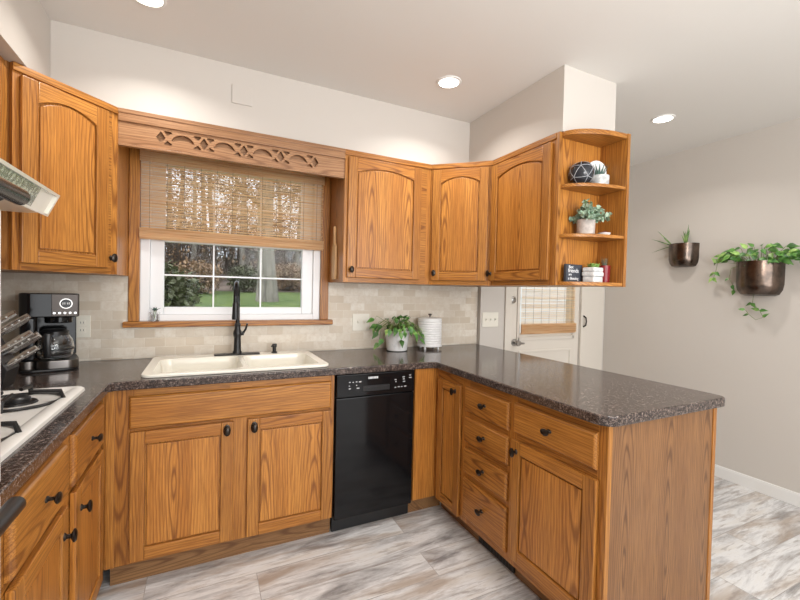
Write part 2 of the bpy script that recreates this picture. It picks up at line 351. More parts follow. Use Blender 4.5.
# ---- entry door
d1 = bpy.data.objects.new('door_1', None); COL.objects.link(d1); struct(d1, 'cream exterior door with a glass upper half in the corner past the peninsula', 'door')
f = MB(); yy = YD+.012
f.box(dx0+.001, 3.388, yy, yy+.044, .006, dz1-.004); f.box(4.035, dx1-.001, yy, yy+.044, .006, dz1-.004); f.box(3.388, 4.035, yy, yy+.044, .006, .99); f.box(3.388, 4.035, yy, yy+.044, 1.9, dz1-.004)
for z in (.93, 1.9): f.box(3.378, 4.045, yy-.012, yy, z, z+.03, bev=.004)
for x in (3.368, 4.025): f.box(x, x+.03, yy-.012, yy, .93, 1.93, bev=.004)
for a, b_ in (((3.40, .82), (4.02, .84)), ((3.40, .2), (4.02, .22))): f.box(a[0], b_[0], yy-.008, yy, a[1], b_[1], bev=.003)
for x in (3.40, 4.00): f.box(x, x+.02, yy-.008, yy, .22, .82, bev=.003)
f.obj('door_leaf', DOORW, d1)
MB().box(3.388, 4.035, yy+.018, yy+.024, .99, 1.9).obj('glass', PANE, d1, smooth=0)
f = MB(); f.box(3.224, dx0, YD-.016, YD-.0005, 0, 2.10, bev=.004); f.box(dx1, 4.138, YD-.016, YD-.0005, 0, 2.10, bev=.004); f.box(dx0, dx1, YD-.016, YD-.0005, dz1, 2.10, bev=.004); f.obj('casing', DOORW, d1)
f = MB(); f.lathe([(0, 0), (.030, 0), (.030, .006), (.022, .010), (.016, .014), (0, .014)], 20, 0, align((0, -1, 0), (3.324, yy, 1.275))); f.box(3.320, 3.328, yy-.026, yy-.014, 1.262, 1.288, bev=.002); f.obj('deadbolt', NICKEL, d1)
f = MB(); f.lathe([(0, 0), (.031, 0), (.030, .008), (.013, .012), (.012, .03), (.022, .038), (.027, .052), (.022, .064), (0, .068)], 20, 0, align((0, -1, 0), (3.348, yy, .915))); f.tube([(3.348, yy-.05, .915), (3.384, yy-.055, .912), (3.414, yy-.05, .91)], [.011, .009, .007], 10); f.obj('handle', NICKEL, d1)
d2 = bpy.data.objects.new('door_2', None); COL.objects.link(d2); struct(d2, 'narrow flush white closet door beside the entry door', 'door')
f = MB(); f.box(4.142, 4.431, YD-.004, YD+.03, .008, dz1-.003, bev=.003); f.obj('door_leaf', DOORW, d2)
f = MB(); f.tube([(4.160, YD-.004, 1.035), (4.160, YD-.03, 1.05), (4.160, YD-.036, 1.085), (4.160, YD-.03, 1.12), (4.160, YD-.004, 1.135)], [.008, .007, .006, .007, .008], 8); f.obj('pull_handle', BRONZE, d2)

# ================================================================== CABINETS
def knob(parent, x, z, y, horiz=False, plate=False):
    m = MB(); a = align((0, -1, 0), (x, y, z))
    if plate: m.lathe([(0, 0), (.026, 0), (.026, .002), (.022, .004), (0, .004)], 20, 0, a @ M(sc=(.62, 1.05, 1)))
    m.lathe([(0, 0), (.010, 0), (.009, .003), (.0055, .006), (.0055, .016), (.011, .019), (.0165, .023), (.0165, .027), (.011, .031), (0, .032)], 18, 0, a @ M(sc=((1.25, .85, 1) if horiz else (.85, 1.25, 1))))
    return m.obj('knob', BRONZE, parent)
ST = .056
def cab_door(parent, x0, x1, z0, z1, kx=None, kz=None, arch=False, plate=False, st=ST, mats=None, label=None):
    """frame and panel door on the face plane y=0, front towards -y"""
    m = MB(); T = .020
    m.box(x0, x0+st, -T, -.0008, z0, z1, 0, .005); m.box(x1-st, x1, -T, -.0008, z0, z1, 0, .005)
    m.box(x0+st-.001, x1-st+.001, -T, -.0008, z0, z0+st, 1, .005)
    if arch:
        zi = z1-st-.032; n = 12; a, b_ = x0+st-.001, x1-st+.001
        arc = [(a+(b_-a)*i/n, zi+.036*(1-(2*i/n-1)**2)) for i in range(n+1)]
        m.prism([(b_, z1), (a, z1)]+arc, -T, -.0008, 'xz', 1, .0035)
    else: m.box(x0+st-.001, x1-st+.001, -T, -.0008, z1-st, z1, 1, .005)
    m.box(x0+st-.004, x1-st+.004, -T+.0145, -.0012, z0+st-.004, z1-st+.004, 0)
    px0, px1, pz0 = x0+st+.007, x1-st-.007, z0+st+.007
    if not arch: m.box(px0, px1, -T+.005, -T+.0155, pz0, z1-st-.007, 0, .004)
    else:
        n = 12; zi = z1-st-.039
        m.prism([(px1, pz0), (px0, pz0)][::-1]+[(px1+(px0-px1)*i/n, zi+.036*(1-(2*i/n-1)**2)) for i in range(n+1)], -T+.005, -T+.0155, 'xz', 0, .004)
    o = m.obj('door', mats or [OZ, OX], parent)
    if label: o['label'] = label
    if kx is not None: knob(o, kx, kz, -T, False, plate)
    return o
def drawer(parent, x0, x1, z0, z1, kn=True):
    m = MB(); T = .020
    t = bmesh.new(); bmesh.ops.create_cube(t, size=1)
    for v in t.verts: v.co = Vector(((x0+x1)/2+v.co.x*(x1-x0), -T/2-.0004+v.co.y*(T-.0008), (z0+z1)/2+v.co.z*(z1-z0)))
    ed = [e for e in t.edges if all(v.co.y < -T/2 for v in e.verts)]
    bmesh.ops.bevel(t, geom=ed, offset=.011, segments=3, profile=.35, affect='EDGES'); m.add(t, 0)
    o = m.obj('drawer_front', OX, parent)
    if kn: knob(o, (x0+x1)/2, (z0+z1)/2+.004, -T, True)
    return o
def face_frame(parent, w, z0, z1, xa=0, mid=None, sl=.03, sr=.03):
    """upright stiles at the ends, cross-grained rails between"""
    m = MB(); a, b_ = xa+sl, w-sr; m.box(xa, a, 0, .019, z0, z1, 0); m.box(b_, w, 0, .019, z0, z1, 0)
    if mid: m.box(a, mid[0], 0, .019, z0, z1, 1); m.box(mid[1], b_, 0, .019, z0, mid[2], 1); m.box(mid[1], b_, 0, .019, mid[2], z1, 1); m.box(mid[0], mid[1], 0, .019, z0, mid[2], 0); m.box(mid[0], mid[1], 0, .019, mid[2], z1, 1)
    else: m.box(a, b_, 0, .019, z0, z1, 1)
    return m.obj('face_frame', [OZ, OX], parent)
def hollow(parent, w, depth, z0, z1, x0=0, top=False, name='carcass'):
    m = MB(); t = .014
    m.box(x0, x0+t, .0195, depth, z0, z1); m.box(w-t, w, .0195, depth, z0, z1); m.box(x0+t, w-t, .0195, depth-t, z0, z0+t); m.box(x0+t, w-t, depth-t, depth, z0, z1)
    if top: m.box(x0+t, w-t, .0195, depth-t, z1-t, z1)
    return m.obj(name, CARC, parent)
ZB, ZT = .10, .8755
def toe(parent, x0, x1, rec=.036):
    m = MB(); m.box(x0, x1, rec, rec+.014, .0005, ZB-.0005); return m.obj('toe_kick', KICK, parent)
YF = -.592
# -- sink base (back run)
c = thing('base_cabinet', 'oak sink base cabinet with one wide false drawer over two doors below the sink', 'cabinet', (.603, YF, 0), 0)
X0 = .603
face_frame(c, 1.617-X0, ZB, ZT, 0, (.50, .60, .692), .12, .03); hollow(c, 1.617-X0, .578, ZB, ZT, .1); toe(c, .025, 1.617-X0)
drawer(c, .699-X0, 1.598-X0, .699, .842, kn=False)['label'] = 'wide false drawer front without a knob'
cab_door(c, .704-X0, 1.121-X0, .113, .686, 1.121-X0-.030, .648, plate=True); cab_door(c, 1.183-X0, 1.607-X0, .108, .688, 1.183-X0+.030, .648, plate=True)
m = MB(); m.box(.012, .045, -.006, -.0005, ZB, ZT, bev=.002); m.obj('corner_strip', OZ, c)
# -- dishwasher
dw = thing('dishwasher', 'black built-in dishwasher between the sink cabinet and the corner', 'dishwasher', (1.620, YF, 0))
m = MB(); m.box(.006, .473, .012, .55, .09, .868); m.obj('tub', BLACKM, dw)
m = MB(); m.box(.006, .473, -.012, .010, .082, .742, bev=.006); m.obj('door', BLACK, dw)
m = MB(); m.box(.006, .473, -.016, .010, .746, .869, 0, .005)
m.box(.155, .315, -.0175, -.015, .770, .800, 1, .002); m.obj('control_panel', [BLACK, BLACKM], dw)
m = MB(); m.box(.160, .310, -.022, -.0172, .794, .802, bev=.002); m.obj('handle', BLACKM, dw)
m = MB(); m.box(.006, .473, .030, .044, .002, .088); m.obj('kick_plate', BLACKM, dw)
m = MB(); random.seed(4)
for i in range(8): m.box(.186+i*.0073, .186+i*.0073+(.0055 if i % 3 else .0045), -.0168, -.0158, .838, .850)
m.obj('brand_mark', VINYL, dw)
for (x, z, wd) in ((.073, .825, .009), (.094, .824, .006), (.112, .825, .009), (.13, .824, .014), (.073, .805, .006), (.115, .806, .005), (.073, .79, .011), (.118, .79, .016),
                   (.345, .82, .012), (.350, .808, .007), (.395, .832, .014), (.397, .82, .012), (.398, .806, .014), (.438, .84, .012), (.437, .826, .016), (.346, .776, .010), (.366, .778, .012), (.386, .777, .009), (.406, .778, .014)):
    m = MB(); m.box(x, x+wd, -.0168, -.0158, z, z+.0045); m.obj('button_print', GREYMK, dw)
# -- corner filler + blind corner pen cabinet
XP = 2.25
c = thing('base_cabinet', 'narrow oak corner base cabinet with a single tall door, right of the dishwasher', 'cabinet', (XP, YF, 0), -PI/2)
L1 = .314
face_frame(c, L1-.0005, ZB, ZT, .0005); hollow(c, L1-.0005, .64, ZB, ZT, 0.012); toe(c, -.02, L1-.0005, .07)
m = MB(); m.box(-.0005, .019, -.1525, -.0005, ZB, ZT); m.obj('filler_panel', OZ, c)
m = MB(); m.box(-.05, -.036, -.1525, .07, .0005, ZB-.0005); m.obj('toe_kick', KICK, c)
cab_door(c, .054, .281, .108, .822, .235, .785, st=.05)
# -- drawer base
c = thing('base_cabinet', 'oak drawer base with a stack of four drawers in the peninsula', 'cabinet', (XP, YF-L1, 0), -PI/2)
Wd = .362; face_frame(c, Wd-.0005, ZB, ZT, .0005); hollow(c, Wd-.0005, .64, ZB, ZT, 0.0005); toe(c, .0005, Wd-.0005, .07)
for z0, z1 in ((.702, .832), (.540, .672), (.376, .506), (.140, .346)): drawer(c, .008, .346, z0, z1)
m = MB(); m.box(.062, .33, .058, .0695, .012, .078, 0)
for i in range(11): m.box(.075+i*.0225, .087+i*.0225, .0565, .059, .02, .07, 1)
m.obj('floor_register', [BLACKM, BRONZE], c)
# -- end cabinet with panel
c = thing('base_cabinet', 'oak end cabinet of the peninsula with one drawer, one door and a brown end panel', 'cabinet', (XP, YF-L1-Wd, 0), -PI/2)
We = .467; face_frame(c, We-.0005, ZB, ZT, .0005); hollow(c, We-.0005, .64, ZB, ZT, 0.0005); toe(c, .0005, We-.0005, .07)
drawer(c, .017, .440, .709, .842); cab_door(c, .010, .447, .141, .676, .046, .63)
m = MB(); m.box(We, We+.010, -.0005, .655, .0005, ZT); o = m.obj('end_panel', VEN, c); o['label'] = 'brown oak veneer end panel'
m = MB(); m.box(We-.006, We+.014, .638, .662, .0005, ZT, bev=.003); m.obj('corner_strip', OZ, c)
m = MB(); m.box(We-.004, We+.012, -.004, .018, ZB, ZT, bev=.002); m.obj('corner_strip', OZ, c)
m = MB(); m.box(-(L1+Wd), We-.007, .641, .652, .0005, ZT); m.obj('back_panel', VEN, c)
# -- left run (faces +x)
XL = .602
c = thing('base_cabinet', 'oak left base cabinet nearest the inner corner with a drawer over a door', 'cabinet', (XL, -1.095, 0), PI/2)
wl = 1.095-.594; face_frame(c, wl, ZB, ZT); hollow(c, wl, .58, ZB, .80); toe(c, 0, wl+.03, .05)
drawer(c, .045, .440, .668, .838); cab_door(c, .045, .440, .095, .648, .098, .572)
c = thing('base_cabinet', 'oak left base cabinet below the front of the cooktop, nearest the wall ovens', 'cabinet', (XL, -1.655, 0), PI/2)
wl = 1.655-1.0955; face_frame(c, wl, ZB, ZT); hollow(c, wl, .58, ZB, .80); toe(c, 0, wl, .05)
drawer(c, .135, .522, .668, .838); cab_door(c, .135, .522, .095, .648, .478, .572)
# -- worktop
pts = [(.012, -.0115), (2.974, -.0115)]
def arc(cx, cy, r, a0, a1, n=7): return [(cx+r*math.cos(math.radians(a0+(a1-a0)*i/n)), cy+r*math.sin(math.radians(a0+(a1-a0)*i/n))) for i in range(n+1)]
pts += arc(2.974-.05, -1.765+.05, .05, 0, -90)+arc(2.216+.06, -1.765+.06, .06, -90, -180)
pts += [(2.216, -.645), (2.201, -.63), (.652, -.63), (.635, -.647), (.635, -1.655), (.012, -1.655)]
hole = rrect(.758, 1.572, -.567, -.115, .03); hole2 = rrect(.095, .545, -1.45, -.76, .02)
m = MB(); m.add(holed(pts, [hole[::-1], hole2[::-1]], .038, .006), 0, Matrix.Translation((0, 0, .876)))
tag(m.obj('countertop', LAM), 'dark brown speckled laminate countertop running around all three sides', 'countertop')

# -- wall cabinets
ZU = 1.3745; ZD0, ZD1 = 1.402, 2.128
def wall_cab(label, loc, rotz, w, depth, dx, dxe, knx, z0=ZU, kz=1.45, arch=True, left_strip=None):
    c = thing('wall_cabinet', label, 'cabinet', loc, rotz)
    face_frame(c, w, z0, ZS-.0008); 
    cab_door(c, dx, dxe, z0+.028, ZD1, knx, kz, arch)
    m = MB(); m.box(-.002, w+.002, -.010, -.0005, ZS-.032, ZS-.001, bev=.003); m.obj('top_strip', OX, c)
    return c
YU = -.33
c = wall_cab('oak wall cabinet with an arched door right of the window', (1.737, YU, 0), 0, .594, .3, .018, .516, .040)
hollow(c, .594, .318, ZU, ZS-.0008, 0, True)
# diagonal right
c = wall_cab('oak diagonal wall cabinet with an arched door in the right corner', (2.3335, YU, 0), -math.atan2(.27, .2965), math.hypot(.27, .2965), .3, .014, .375, .038)
m = MB(); th = math.atan2(.27, .2965); R = Matrix.Rotation(th, 4, 'Z')
loc = Vector((2.3335, YU, 0))
def loc2(poly): return [tuple((R @ Vector((x-loc.x, y-loc.y, 0)))[:2]) for x, y in poly]
body = [(2.3345, -.0125), (2.948, -.0125), (2.948, -.601), (2.645, -.601), (2.3345, -.3175)]
m.prism(loc2(body), ZU, ZS-.001, 'xy'); m.obj('carcass', CARC, c)
# right end cabinet
c = wall_cab('oak wall cabinet with an arched door between the diagonal corner and the open shelves', (2.63, -.602, 0), -PI/2, .512, .3, .006, .488, .022)
hollow(c, .512, .318, ZU, ZS-.0008, 0, True)
# open shelf unit
sh = thing('corner_shelf', 'oak open end shelf unit with curved shelves above the peninsula', 'shelf', (2.63, -1.1150, 0), -PI/2)
m = MB(); m.box(.0008, .170, .320, .340, ZU, ZS-.0008, 0, .002); m.obj('back_panel', OZ, sh)
m = MB(); m.box(.0005, .008, .0005, .3195, ZU, ZS-.001); m.obj('side_panel', OZ, sh)
m = MB(); m.box(.0004, .022, -.006, .016, ZU, ZS-.001, bev=.003); m.obj('front_stile', OZ, sh)
def shelfpoly(r0=.164, dep=.316):
    n = 14; p = [(.0085, .3192), (.0085, .016)]
    for i in range(n+1):
        t = i/n; p.append((.022+.143*math.sin(t*PI/2)**1.0, .012+(.3192-.012)*(1-math.cos(t*PI/2))**1.0))
    return p
for z, t in ((ZU+.0005, .020), (1.622, .018), (1.878, .018), (2.142, .026)):
    m = MB(); m.prism(shelfpoly(), z, z+t, 'xy', 0, .004); m.obj('shelf', OY, sh)
# diagonal left
c = wall_cab('oak diagonal wall cabinet with an arched door left of the window', (.318, -.614, 0), PI/4, .4087, .3, .021, .355, .365)
m = MB(); R = Matrix.Rotation(-PI/4, 4, 'Z'); loc = Vector((.318, -.614, 0))
m.prism(loc2([(.0125, -.0125), (.606, -.0125), (.606, -.328), (.592, -.3135), (.3045, -.6005), (.303, -.612), (.0125, -.612)]), ZU, ZS-.001, 'xy'); m.obj('carcass', CARC, c)
m = MB(); m.prism(loc2([(.604, -.326), (.607, -.326), (.607, -.0125), (.604, -.0125)]), ZU, ZS-.001, 'xy'); m.obj('side_panel', OZ, c)
# over the hood
c = thing('wall_cabinet', 'short oak wall cabinet above the range hood at the left edge', 'cabinet', (.295, -1.50, 0), PI/2)
face_frame(c, .883, 1.664, ZS-.0008); hollow(c, .883, .28, 1.664, ZS-.0008, 0, True)
cab_door(c, .445, .855, 1.69, ZD1, .48, 1.73, True); cab_door(c, .025, .435, 1.69, ZD1, .40, 1.73, True)
# valance with fretwork
va = thing('window_valance', 'oak valance board with pierced fretwork above the window', 'valance', (.607, YU+.006, 0))
VW = 1.737-.607
def fret(z0):
    """pierced pattern: diamonds with corner petals, arches between"""
    h = []; zc = z0+.058; cs = [.165, .398, .632, .868, 1.0]
    xs = [.176+i*.1935 for i in range(5)]
    for x in xs:
        h.append([(x-.021, zc), (x, zc+.030), (x+.021, zc), (x, zc-.030)])
        for sx in (-1, 1):
            if (x == xs[0] and sx < 0) or (x == xs[-1] and sx > 0): continue
            for sz in (-1, 1):
                q = [(x+sx*.012, zc+sz*.030), (x+sx*.028, zc+sz*.012), (x+sx*.050, zc+sz*.027), (x+sx*.044, zc+sz*.034), (x+sx*.018, zc+sz*.035)]
                h.append(q)
    for a, b_ in zip(xs, xs[1:]):
        x0, x1 = a+.046, b_-.046; n = 10
        h.append([(x0+(x1-x0)*i/n, zc-.006+.032*(1-(2*i/n-1)**2)**.7) for i in range(n+1)]+[(x1+(x0-x1)*i/n, zc-.012+.010*(1-(2*i/n-1)**2)) for i in range(n+1)])
    return h
m = MB(); z0 = 2.006
hs = []
for q in fret(0):
    ar = sum(q[i][0]*q[(i+1) % len(q)][1]-q[(i+1) % len(q)][0]*q[i][1] for i in range(len(q)))
    hs.append(q if ar < 0 else q[::-1])
m.add(holed([(.0005, 0), (VW-.0005, 0), (VW-.0005, .104), (.0005, .104)], hs, .017), 0, Matrix.Translation((0, .017, z0)) @ Matrix.Rotation(PI/2, 4, 'X'))
m.obj('fretwork_board', VAL, va, smooth=0)
m = MB(); m.box(.0005, VW-.0005, .030, .034, z0, z0+.104); m.obj('backing', VAL, va)
m = MB(); m.box(.0005, VW-.0005, -.012, .017, z0+.1045, ZS-.001, bev=.004); m.box(.0005, VW-.0005, -.016, .017, ZS-.022, ZS-.0008, bev=.003); m.obj('cornice_moulding', VAL, va)
m = MB(); m.box(.0005, VW-.0005, -.003, .024, z0-.010, z0-.0005, bev=.002); m.obj('bottom_moulding', VAL, va)

# ================================================================== SHADES
def shade(name, label, loc, w, z0, z1, zfold, ztopflap, seed, gap=1.0):
    rnd = random.Random(seed); t = thing(name, label, 'blind', loc)
    m = MB(); z = zfold; 
    while z < z1:
        h = rnd.choice((.0032, .0038, .0045, .0055)); m.box(rnd.uniform(0, .004), w-rnd.uniform(0, .004), -.0016+rnd.uniform(-.0008, .0008), .0010, z, z+h); z += h+gap*rnd.choice((.0008, .0014, .0018, .0026))
    m.obj('woven_slats', BAMBOO, t, smooth=0)
    m = MB()
    for k in range(3):
        y = -.004-.006*k; z = z0+.004*k; top = zfold+.012+.004*k
        while z < top:
            h = rnd.choice((.006, .008, .010)); m.box(-.003, w+.003, y-.003, y, z, z+h, bev=.001); z += h+.0008
    m.obj('bottom_fold', BAMBOO, t, smooth=0)
    if ztopflap:
        m = MB(); z = ztopflap
        while z < z1+.004:
            h = rnd.choice((.0045, .0055, .0065)); m.box(-.004, w+.004, -.012, -.0095, z, z+h); z += h+.0012
        m.box(-.004, w+.004, -.009, .010, z1, z1+.02); m.obj('top_flap', BAMBOO, t, smooth=0)
    m = MB(); n = max(4, int(w/.085))
    for i in range(n): x = w*(i+.5)/n; m.box(x-.0009, x+.0009, -.0032, -.0018, zfold, z1)
    m.obj('cords', CORD, t)
    return t
t = shade('bamboo_shade', 'natural woven bamboo shade half raised over the sink window', (.664, -.032, 0), 1.022, 1.583, 2.082, 1.622, 2.01, 3, 1.7)
shade('bamboo_shade', 'woven bamboo blind covering the glass of the cream entry door', (3.394, YD-.012, 0), .640, .985, 1.95, 1.05, None, 8, 2.6)

# ================================================================== SINK & FAUCET
sk = thing('kitchen_sink', 'cream double bowl drop-in sink under the window', 'sink', (.735, -.59, .9145))
SW, SD = .860, .536
m = MB(); lb = rrect(.045, .430, .045, .430, .05); rb = rrect(.455, SW-.045, .045, .430, .05)
m.add(holed(rrect(0, SW, 0, SD, .045, 7), [lb[::-1], rb[::-1]], .014, .004), 0); m.obj('rim', CREAM, sk)
for (x0, x1) in ((.045, .430), (.455, SW-.045)):
    m = MB(); t = bmesh.new(); rings = []
    for z, ins in ((.0125, -.002), (.006, .001), (-.02, .006), (-.12, .014), (-.145, .026), (-.155, .05)):
        rings.append([t.verts.new((x, y, z)) for x, y in rrect(x0+ins, x1-ins, .045+ins, .430-ins, max(.05-ins*.3, .02))])
    for a, b_ in zip(rings, rings[1:]):
        for k in range(len(a)): t.faces.new((a[k], a[(k+1) % len(a)], b_[(k+1) % len(a)], b_[k]))
    t.faces.new(rings[-1]); bmesh.ops.recalc_face_normals(t, faces=list(t.faces)); bmesh.ops.reverse_faces(t, faces=list(t.faces)); m.add(t)
    bo = m.obj('bowl', CREAM, sk)
    m = MB(); m.lathe([(0, -.152), (.035, -.152), (.042, -.149), (.042, -.1545), (0, -.1545)], 24, 0, M(((x0+x1)/2, .24, 0))); m.obj('drain', STEEL, bo)
fa = thing('faucet', 'black gooseneck pull-down faucet on a long deck plate', 'faucet', (1.165, -.112, .929))
m = MB(); m.box(-.125, .125, -.028, .028, 0, .008, bev=.004); m.obj('deck_plate', BLACKM, fa)
m = MB(); m.lathe([(0, .0085), (.026, .0085), (.026, .016), (.021, .024), (.019, .10), (.022, .112), (.024, .125), (.022, .14), (.017, .15), (.016, .17), (.019, .176), (.016, .182), (.0125, .19), (0, .19)], 24); m.obj('body', BLACKM, fa)
m = MB(); P = [(0, 0, .185), (0, 0, .26), (0, 0, .34)]; n = 12; Rr = .085; dirx, diry = -.14, -.99
for i in range(1, n+1): a = PI*i/n; d = Rr*(1-math.cos(a)); P.append((dirx*d, diry*d, .34+Rr*math.sin(a)))
P.append((dirx*2*Rr, diry*2*Rr, .31)); m.tube(P, .0115, 14); m.obj('spout', BLACK, fa)
m = MB(); m.lathe([(0, 0), (.0125, 0), (.0155, -.008), (.0165, -.05), (.0185, -.085), (.0175, -.095), (0, -.095)], 20, 0, M((dirx*2*Rr, diry*2*Rr, .315))); m.obj('spray_head', BLACKM, fa)
m = MB(); m.tube([(.018, 0, .125), (.034, -.002, .126)], .012, 12); m.tube([(.03, -.002, .126), (.044, -.012, .15), (.052, -.02, .185)], [.007, .006, .005], 8); m.obj('lever', BLACKM, fa)
so = thing('soap_dispenser', 'short black soap dispenser pump on the sink deck', 'dispenser', (1.378, -.105, .929))
m = MB(); m.lathe([(0, 0), (.018, 0), (.018, .006), (.011, .010), (.011, .034), (0, .034)], 18); m.obj('base', BLACKM, so)
m = MB(); m.lathe([(0, .0345), (.014, .0345), (.015, .05), (.012, .056), (0, .056)], 18); m.tube([(0, 0, .048), (-.014, -.022, .049), (-.022, -.036, .044)], [.006, .0055, .0045], 8); m.obj('pump', BLACKM, so)
# small glass on window sill
g = thing('bud_vase', 'tiny clear glass with a green cutting on the left of the window sill', 'vase', (.735, -.018, 1.124))
m = MB(); m.lathe([(0, 0), (.020, 0), (.024, .004), (.026, .052), (.024, .052), (.022, .006), (0, .005)], 20); m.obj('glass', GLASSY, g)
m = MB(); rnd = random.Random(5)
for i in range(7):
    a = rnd.uniform(0, 6.28); m.tube([(0, 0, .008), (.008*math.cos(a), .006*math.sin(a), .06)], .0012, 5, 1); m.leaf((.008*math.cos(a), .006*math.sin(a), .058), (math.cos(a)*.6, math.sin(a)*.3, .8), (0, 0, 1), .03, .016, .5)
m.obj('cutting', [TEAL, STEM], g)

# ================================================================== LEFT COUNTER
# cooktop
ck = thing('cooktop', 'white gas cooktop with black burners let into the left counter', 'cooktop', (.05, -1.485, .9145))
m = MB(); t = bmesh.new(); rings = []
for z, i in ((0, 0), (.010, .002), (.016, .010), (.017, .030), (.009, .045), (.008, .05)): rings.append([t.verts.new((x, y, z)) for x, y in rrect(i, .527-i, i, .765-i, max(.028-i*.2, .01))])
for a, b_ in zip(rings, rings[1:]):
    for k in range(len(a)): t.faces.new((a[k], a[(k+1) % len(a)], b_[(k+1) % len(a)], b_[k]))
t.faces.new(rings[-1]); bmesh.ops.recalc_face_normals(t, faces=list(t.faces)); m.add(t); m.obj('enamel_top', ENAMEL, ck)
for (x, y) in ((.15, .20), (.15, .57), (.38, .20), (.38, .57)):
    m = MB(); m.lathe([(0, .0085), (.055, .0085), (.052, .014), (.036, .016), (.036, .026), (.030, .031), (0, .031)], 24, 0, M((x, y, 0))); bu = m.obj('burner', BLACKM, ck)
    m = MB()
    for k in range(4):
        a = k*PI/2+.0; c_, s_ = math.cos(a), math.sin(a)
        m.tube([(x+c_*.125, y+s_*.125, .0085), (x+c_*.115, y+s_*.115, .040), (x+c_*.035, y+s_*.035, .046)], [.008, .008, .006], 6)
    m.tube([(x+.118*math.cos(2*PI*k/24), y+.118*math.sin(2*PI*k/24), .014) for k in range(25)], .005, 6); m.obj('pan_support', BLACKM, ck)
for i in range(4):
    m = MB(); m.lathe([(0, .0085), (.024, .0085), (.022, .022), (.014, .030), (0, .031)], 18, 0, M((.265, .20+i*.12, 0))); m.obj('control_knob', BLACKM, ck)
# range hood
h = thing('range_hood', 'cream under-cabinet range hood at the left edge', 'hood', (.012, -1.50, 1.575))
HX = .486; HL = .745
m = MB(); m.prism([(0, .003), (HX-.09, .003), (HX-.062, .0065), (HX-.02, .086), (HX-.06, .0865), (0, .0865)], .004, HL-.004, 'xz'); m.obj('shell', CREAM, h)
def front(u, v, off): return (HX-.050+.036*v+off*.92, u, .002+.082*v-off*.4)
m = MB()
def fr_box(u0, u1, v0, v1, o0, o1, mi):
    t = bmesh.new(); vs_ = [t.verts.new(front(u, v, o)) for o in (o0, o1) for u, v in ((u0, v0), (u1, v0), (u1, v1), (u0, v1))]
    for q in ((0, 1, 2, 3), (4, 5, 6, 7), (0, 1, 5, 4), (1, 2, 6, 5), (2, 3, 7, 6), (3, 0, 4, 7)): t.faces.new([vs_[i] for i in q])
    bmesh.ops.recalc_face_normals(t, faces=list(t.faces)); m.add(t, mi)
fr_box(0, HL, 0, .09, 0, .018, 0); fr_box(0, HL, .89, 1, 0, .018, 0); fr_box(HL-.014, HL, .09, .89, 0, .018, 0); fr_box(0, .014, .09, .89, 0, .018, 0)
m.obj('front_frame', CREAM, h)
FILT = two_tone('silver_filter_mesh', (.88, .88, .87), (.40, .40, .40), 60, .25, .40, .52, metal=.7)
m = MB(); fr_box(.014, HL-.14, .09, .89, 0.001, .007, 0); m.obj('filter', FILT, h)
m = MB(); fr_box(HL-.139, HL-.014, .09, .89, 0.001, .006, 0); m.obj('light_panel', CREAM, h)
# wall oven tower
ov = thing('wall_oven', 'white double wall oven with dark bar handles at the left edge', 'oven', (0, -2.42, 0))
m = MB(); m.box(.012, .602, 0, .755, .0005, 2.165, 0, .002); m.obj('cabinet_surround', OZ, ov)
for z0, z1, hz in ((.952, 1.462, 1.478), (.42, .940, .928)):
    m = MB(); m.box(.6035, .658, .012, .733, z0, z1, 0, .010, 3); dd = m.obj('oven_door', ENAMEL, ov)
    m = MB(); m.box(.6585, .6600, .12, .62, z0+.1, z1-.14, 0); m.obj('window', BLACK, dd)
    m = MB(); zz = 1.445 if z0 > .9 else .905
    m.tube([(.690, .05, hz), (.690, .705 if z0 > .9 else .690, hz)], .0150, 16)
    for y in (.08, .66): m.tube([(.657, y, hz-.022), (.690, y, hz)], .008, 8)
    m.obj('bar_handle', GUN if z0 > .9 else BLACKM, dd)
m = MB(); m.box(.6035, .612, .012, .733, 1.466, 1.60); m.obj('control_panel', ENAMEL, ov)
# coffee maker
cm = thing('coffee_maker', 'black and steel drip coffee maker in the left counter corner', 'coffee maker', (.318, -.190, .9145), math.radians(16))
m = MB(); m.prism(rrect(-.108, .108, -.110, .115, .05, 6), 0, .012, 'xy', 0, .004); m.obj('foot_plate', BLACKM, cm)
m = MB(); m.prism(rrect(-.050, .108, -.112, .112, .05, 6), .0125, .050, 'xy', 0, .003); m.prism(rrect(-.106, -.051, -.085, .112, .02, 4), .0125, .050, 'xy', 0, .003); m.obj('base', DSTEEL, cm)
m = MB(); m.box(-.106, -.050, -.085, .112, .0505, .252, 0, .012); m.box(-.049, .105, .085, .112, .0505, .252, 0, .006); m.obj('water_tank', BLACK, cm)
m = MB(); m.prism(rrect(-.108, .108, -.105, .115, .040, 6), .2525, .364, 'xy', 0, .006); m.prism(rrect(-.020, .085, -.075, .060, .05, 6), .222, .252, 'xy', 0, .004); hd = m.obj('brew_head', BLACK, cm)
m = MB(); m.box(.004, .100, -.1085, -.1045, .257, .360, 0, .002); m.obj('steel_panel', PANELM, hd)
m = MB(); a = align((0, -1, 0), (.056, -.1087, .317)); m.lathe([(0, 0), (.025, 0), (.025, .003), (0, .003)], 28, 1, a); m.lathe([(.020, .002), (.024, .002), (.024, .005), (.020, .005)], 28, 0, a); m.obj('dial', [NICKEL, BLACK], hd)
m = MB()
for i, (x, z) in enumerate(((.042, .313), (.049, .313), (.059, .313), (.066, .313))): m.box(x, x+.005, -.1127, -.1119, z, z+.009)
m.obj('clock_digits', GREYMK, hd)
for i in range(5): m = MB(); m.lathe([(0, 0), (.005, 0), (.005, .003), (0, .003)], 12, 0, align((0, -1, 0), (.014+i*.019, -.1087, .273))); m.obj('button', STEEL, hd)
ca = thing('coffee_carafe', 'glass coffee carafe with black handle standing in the coffee maker', 'carafe', (.340, -.206, .9650), math.radians(0))
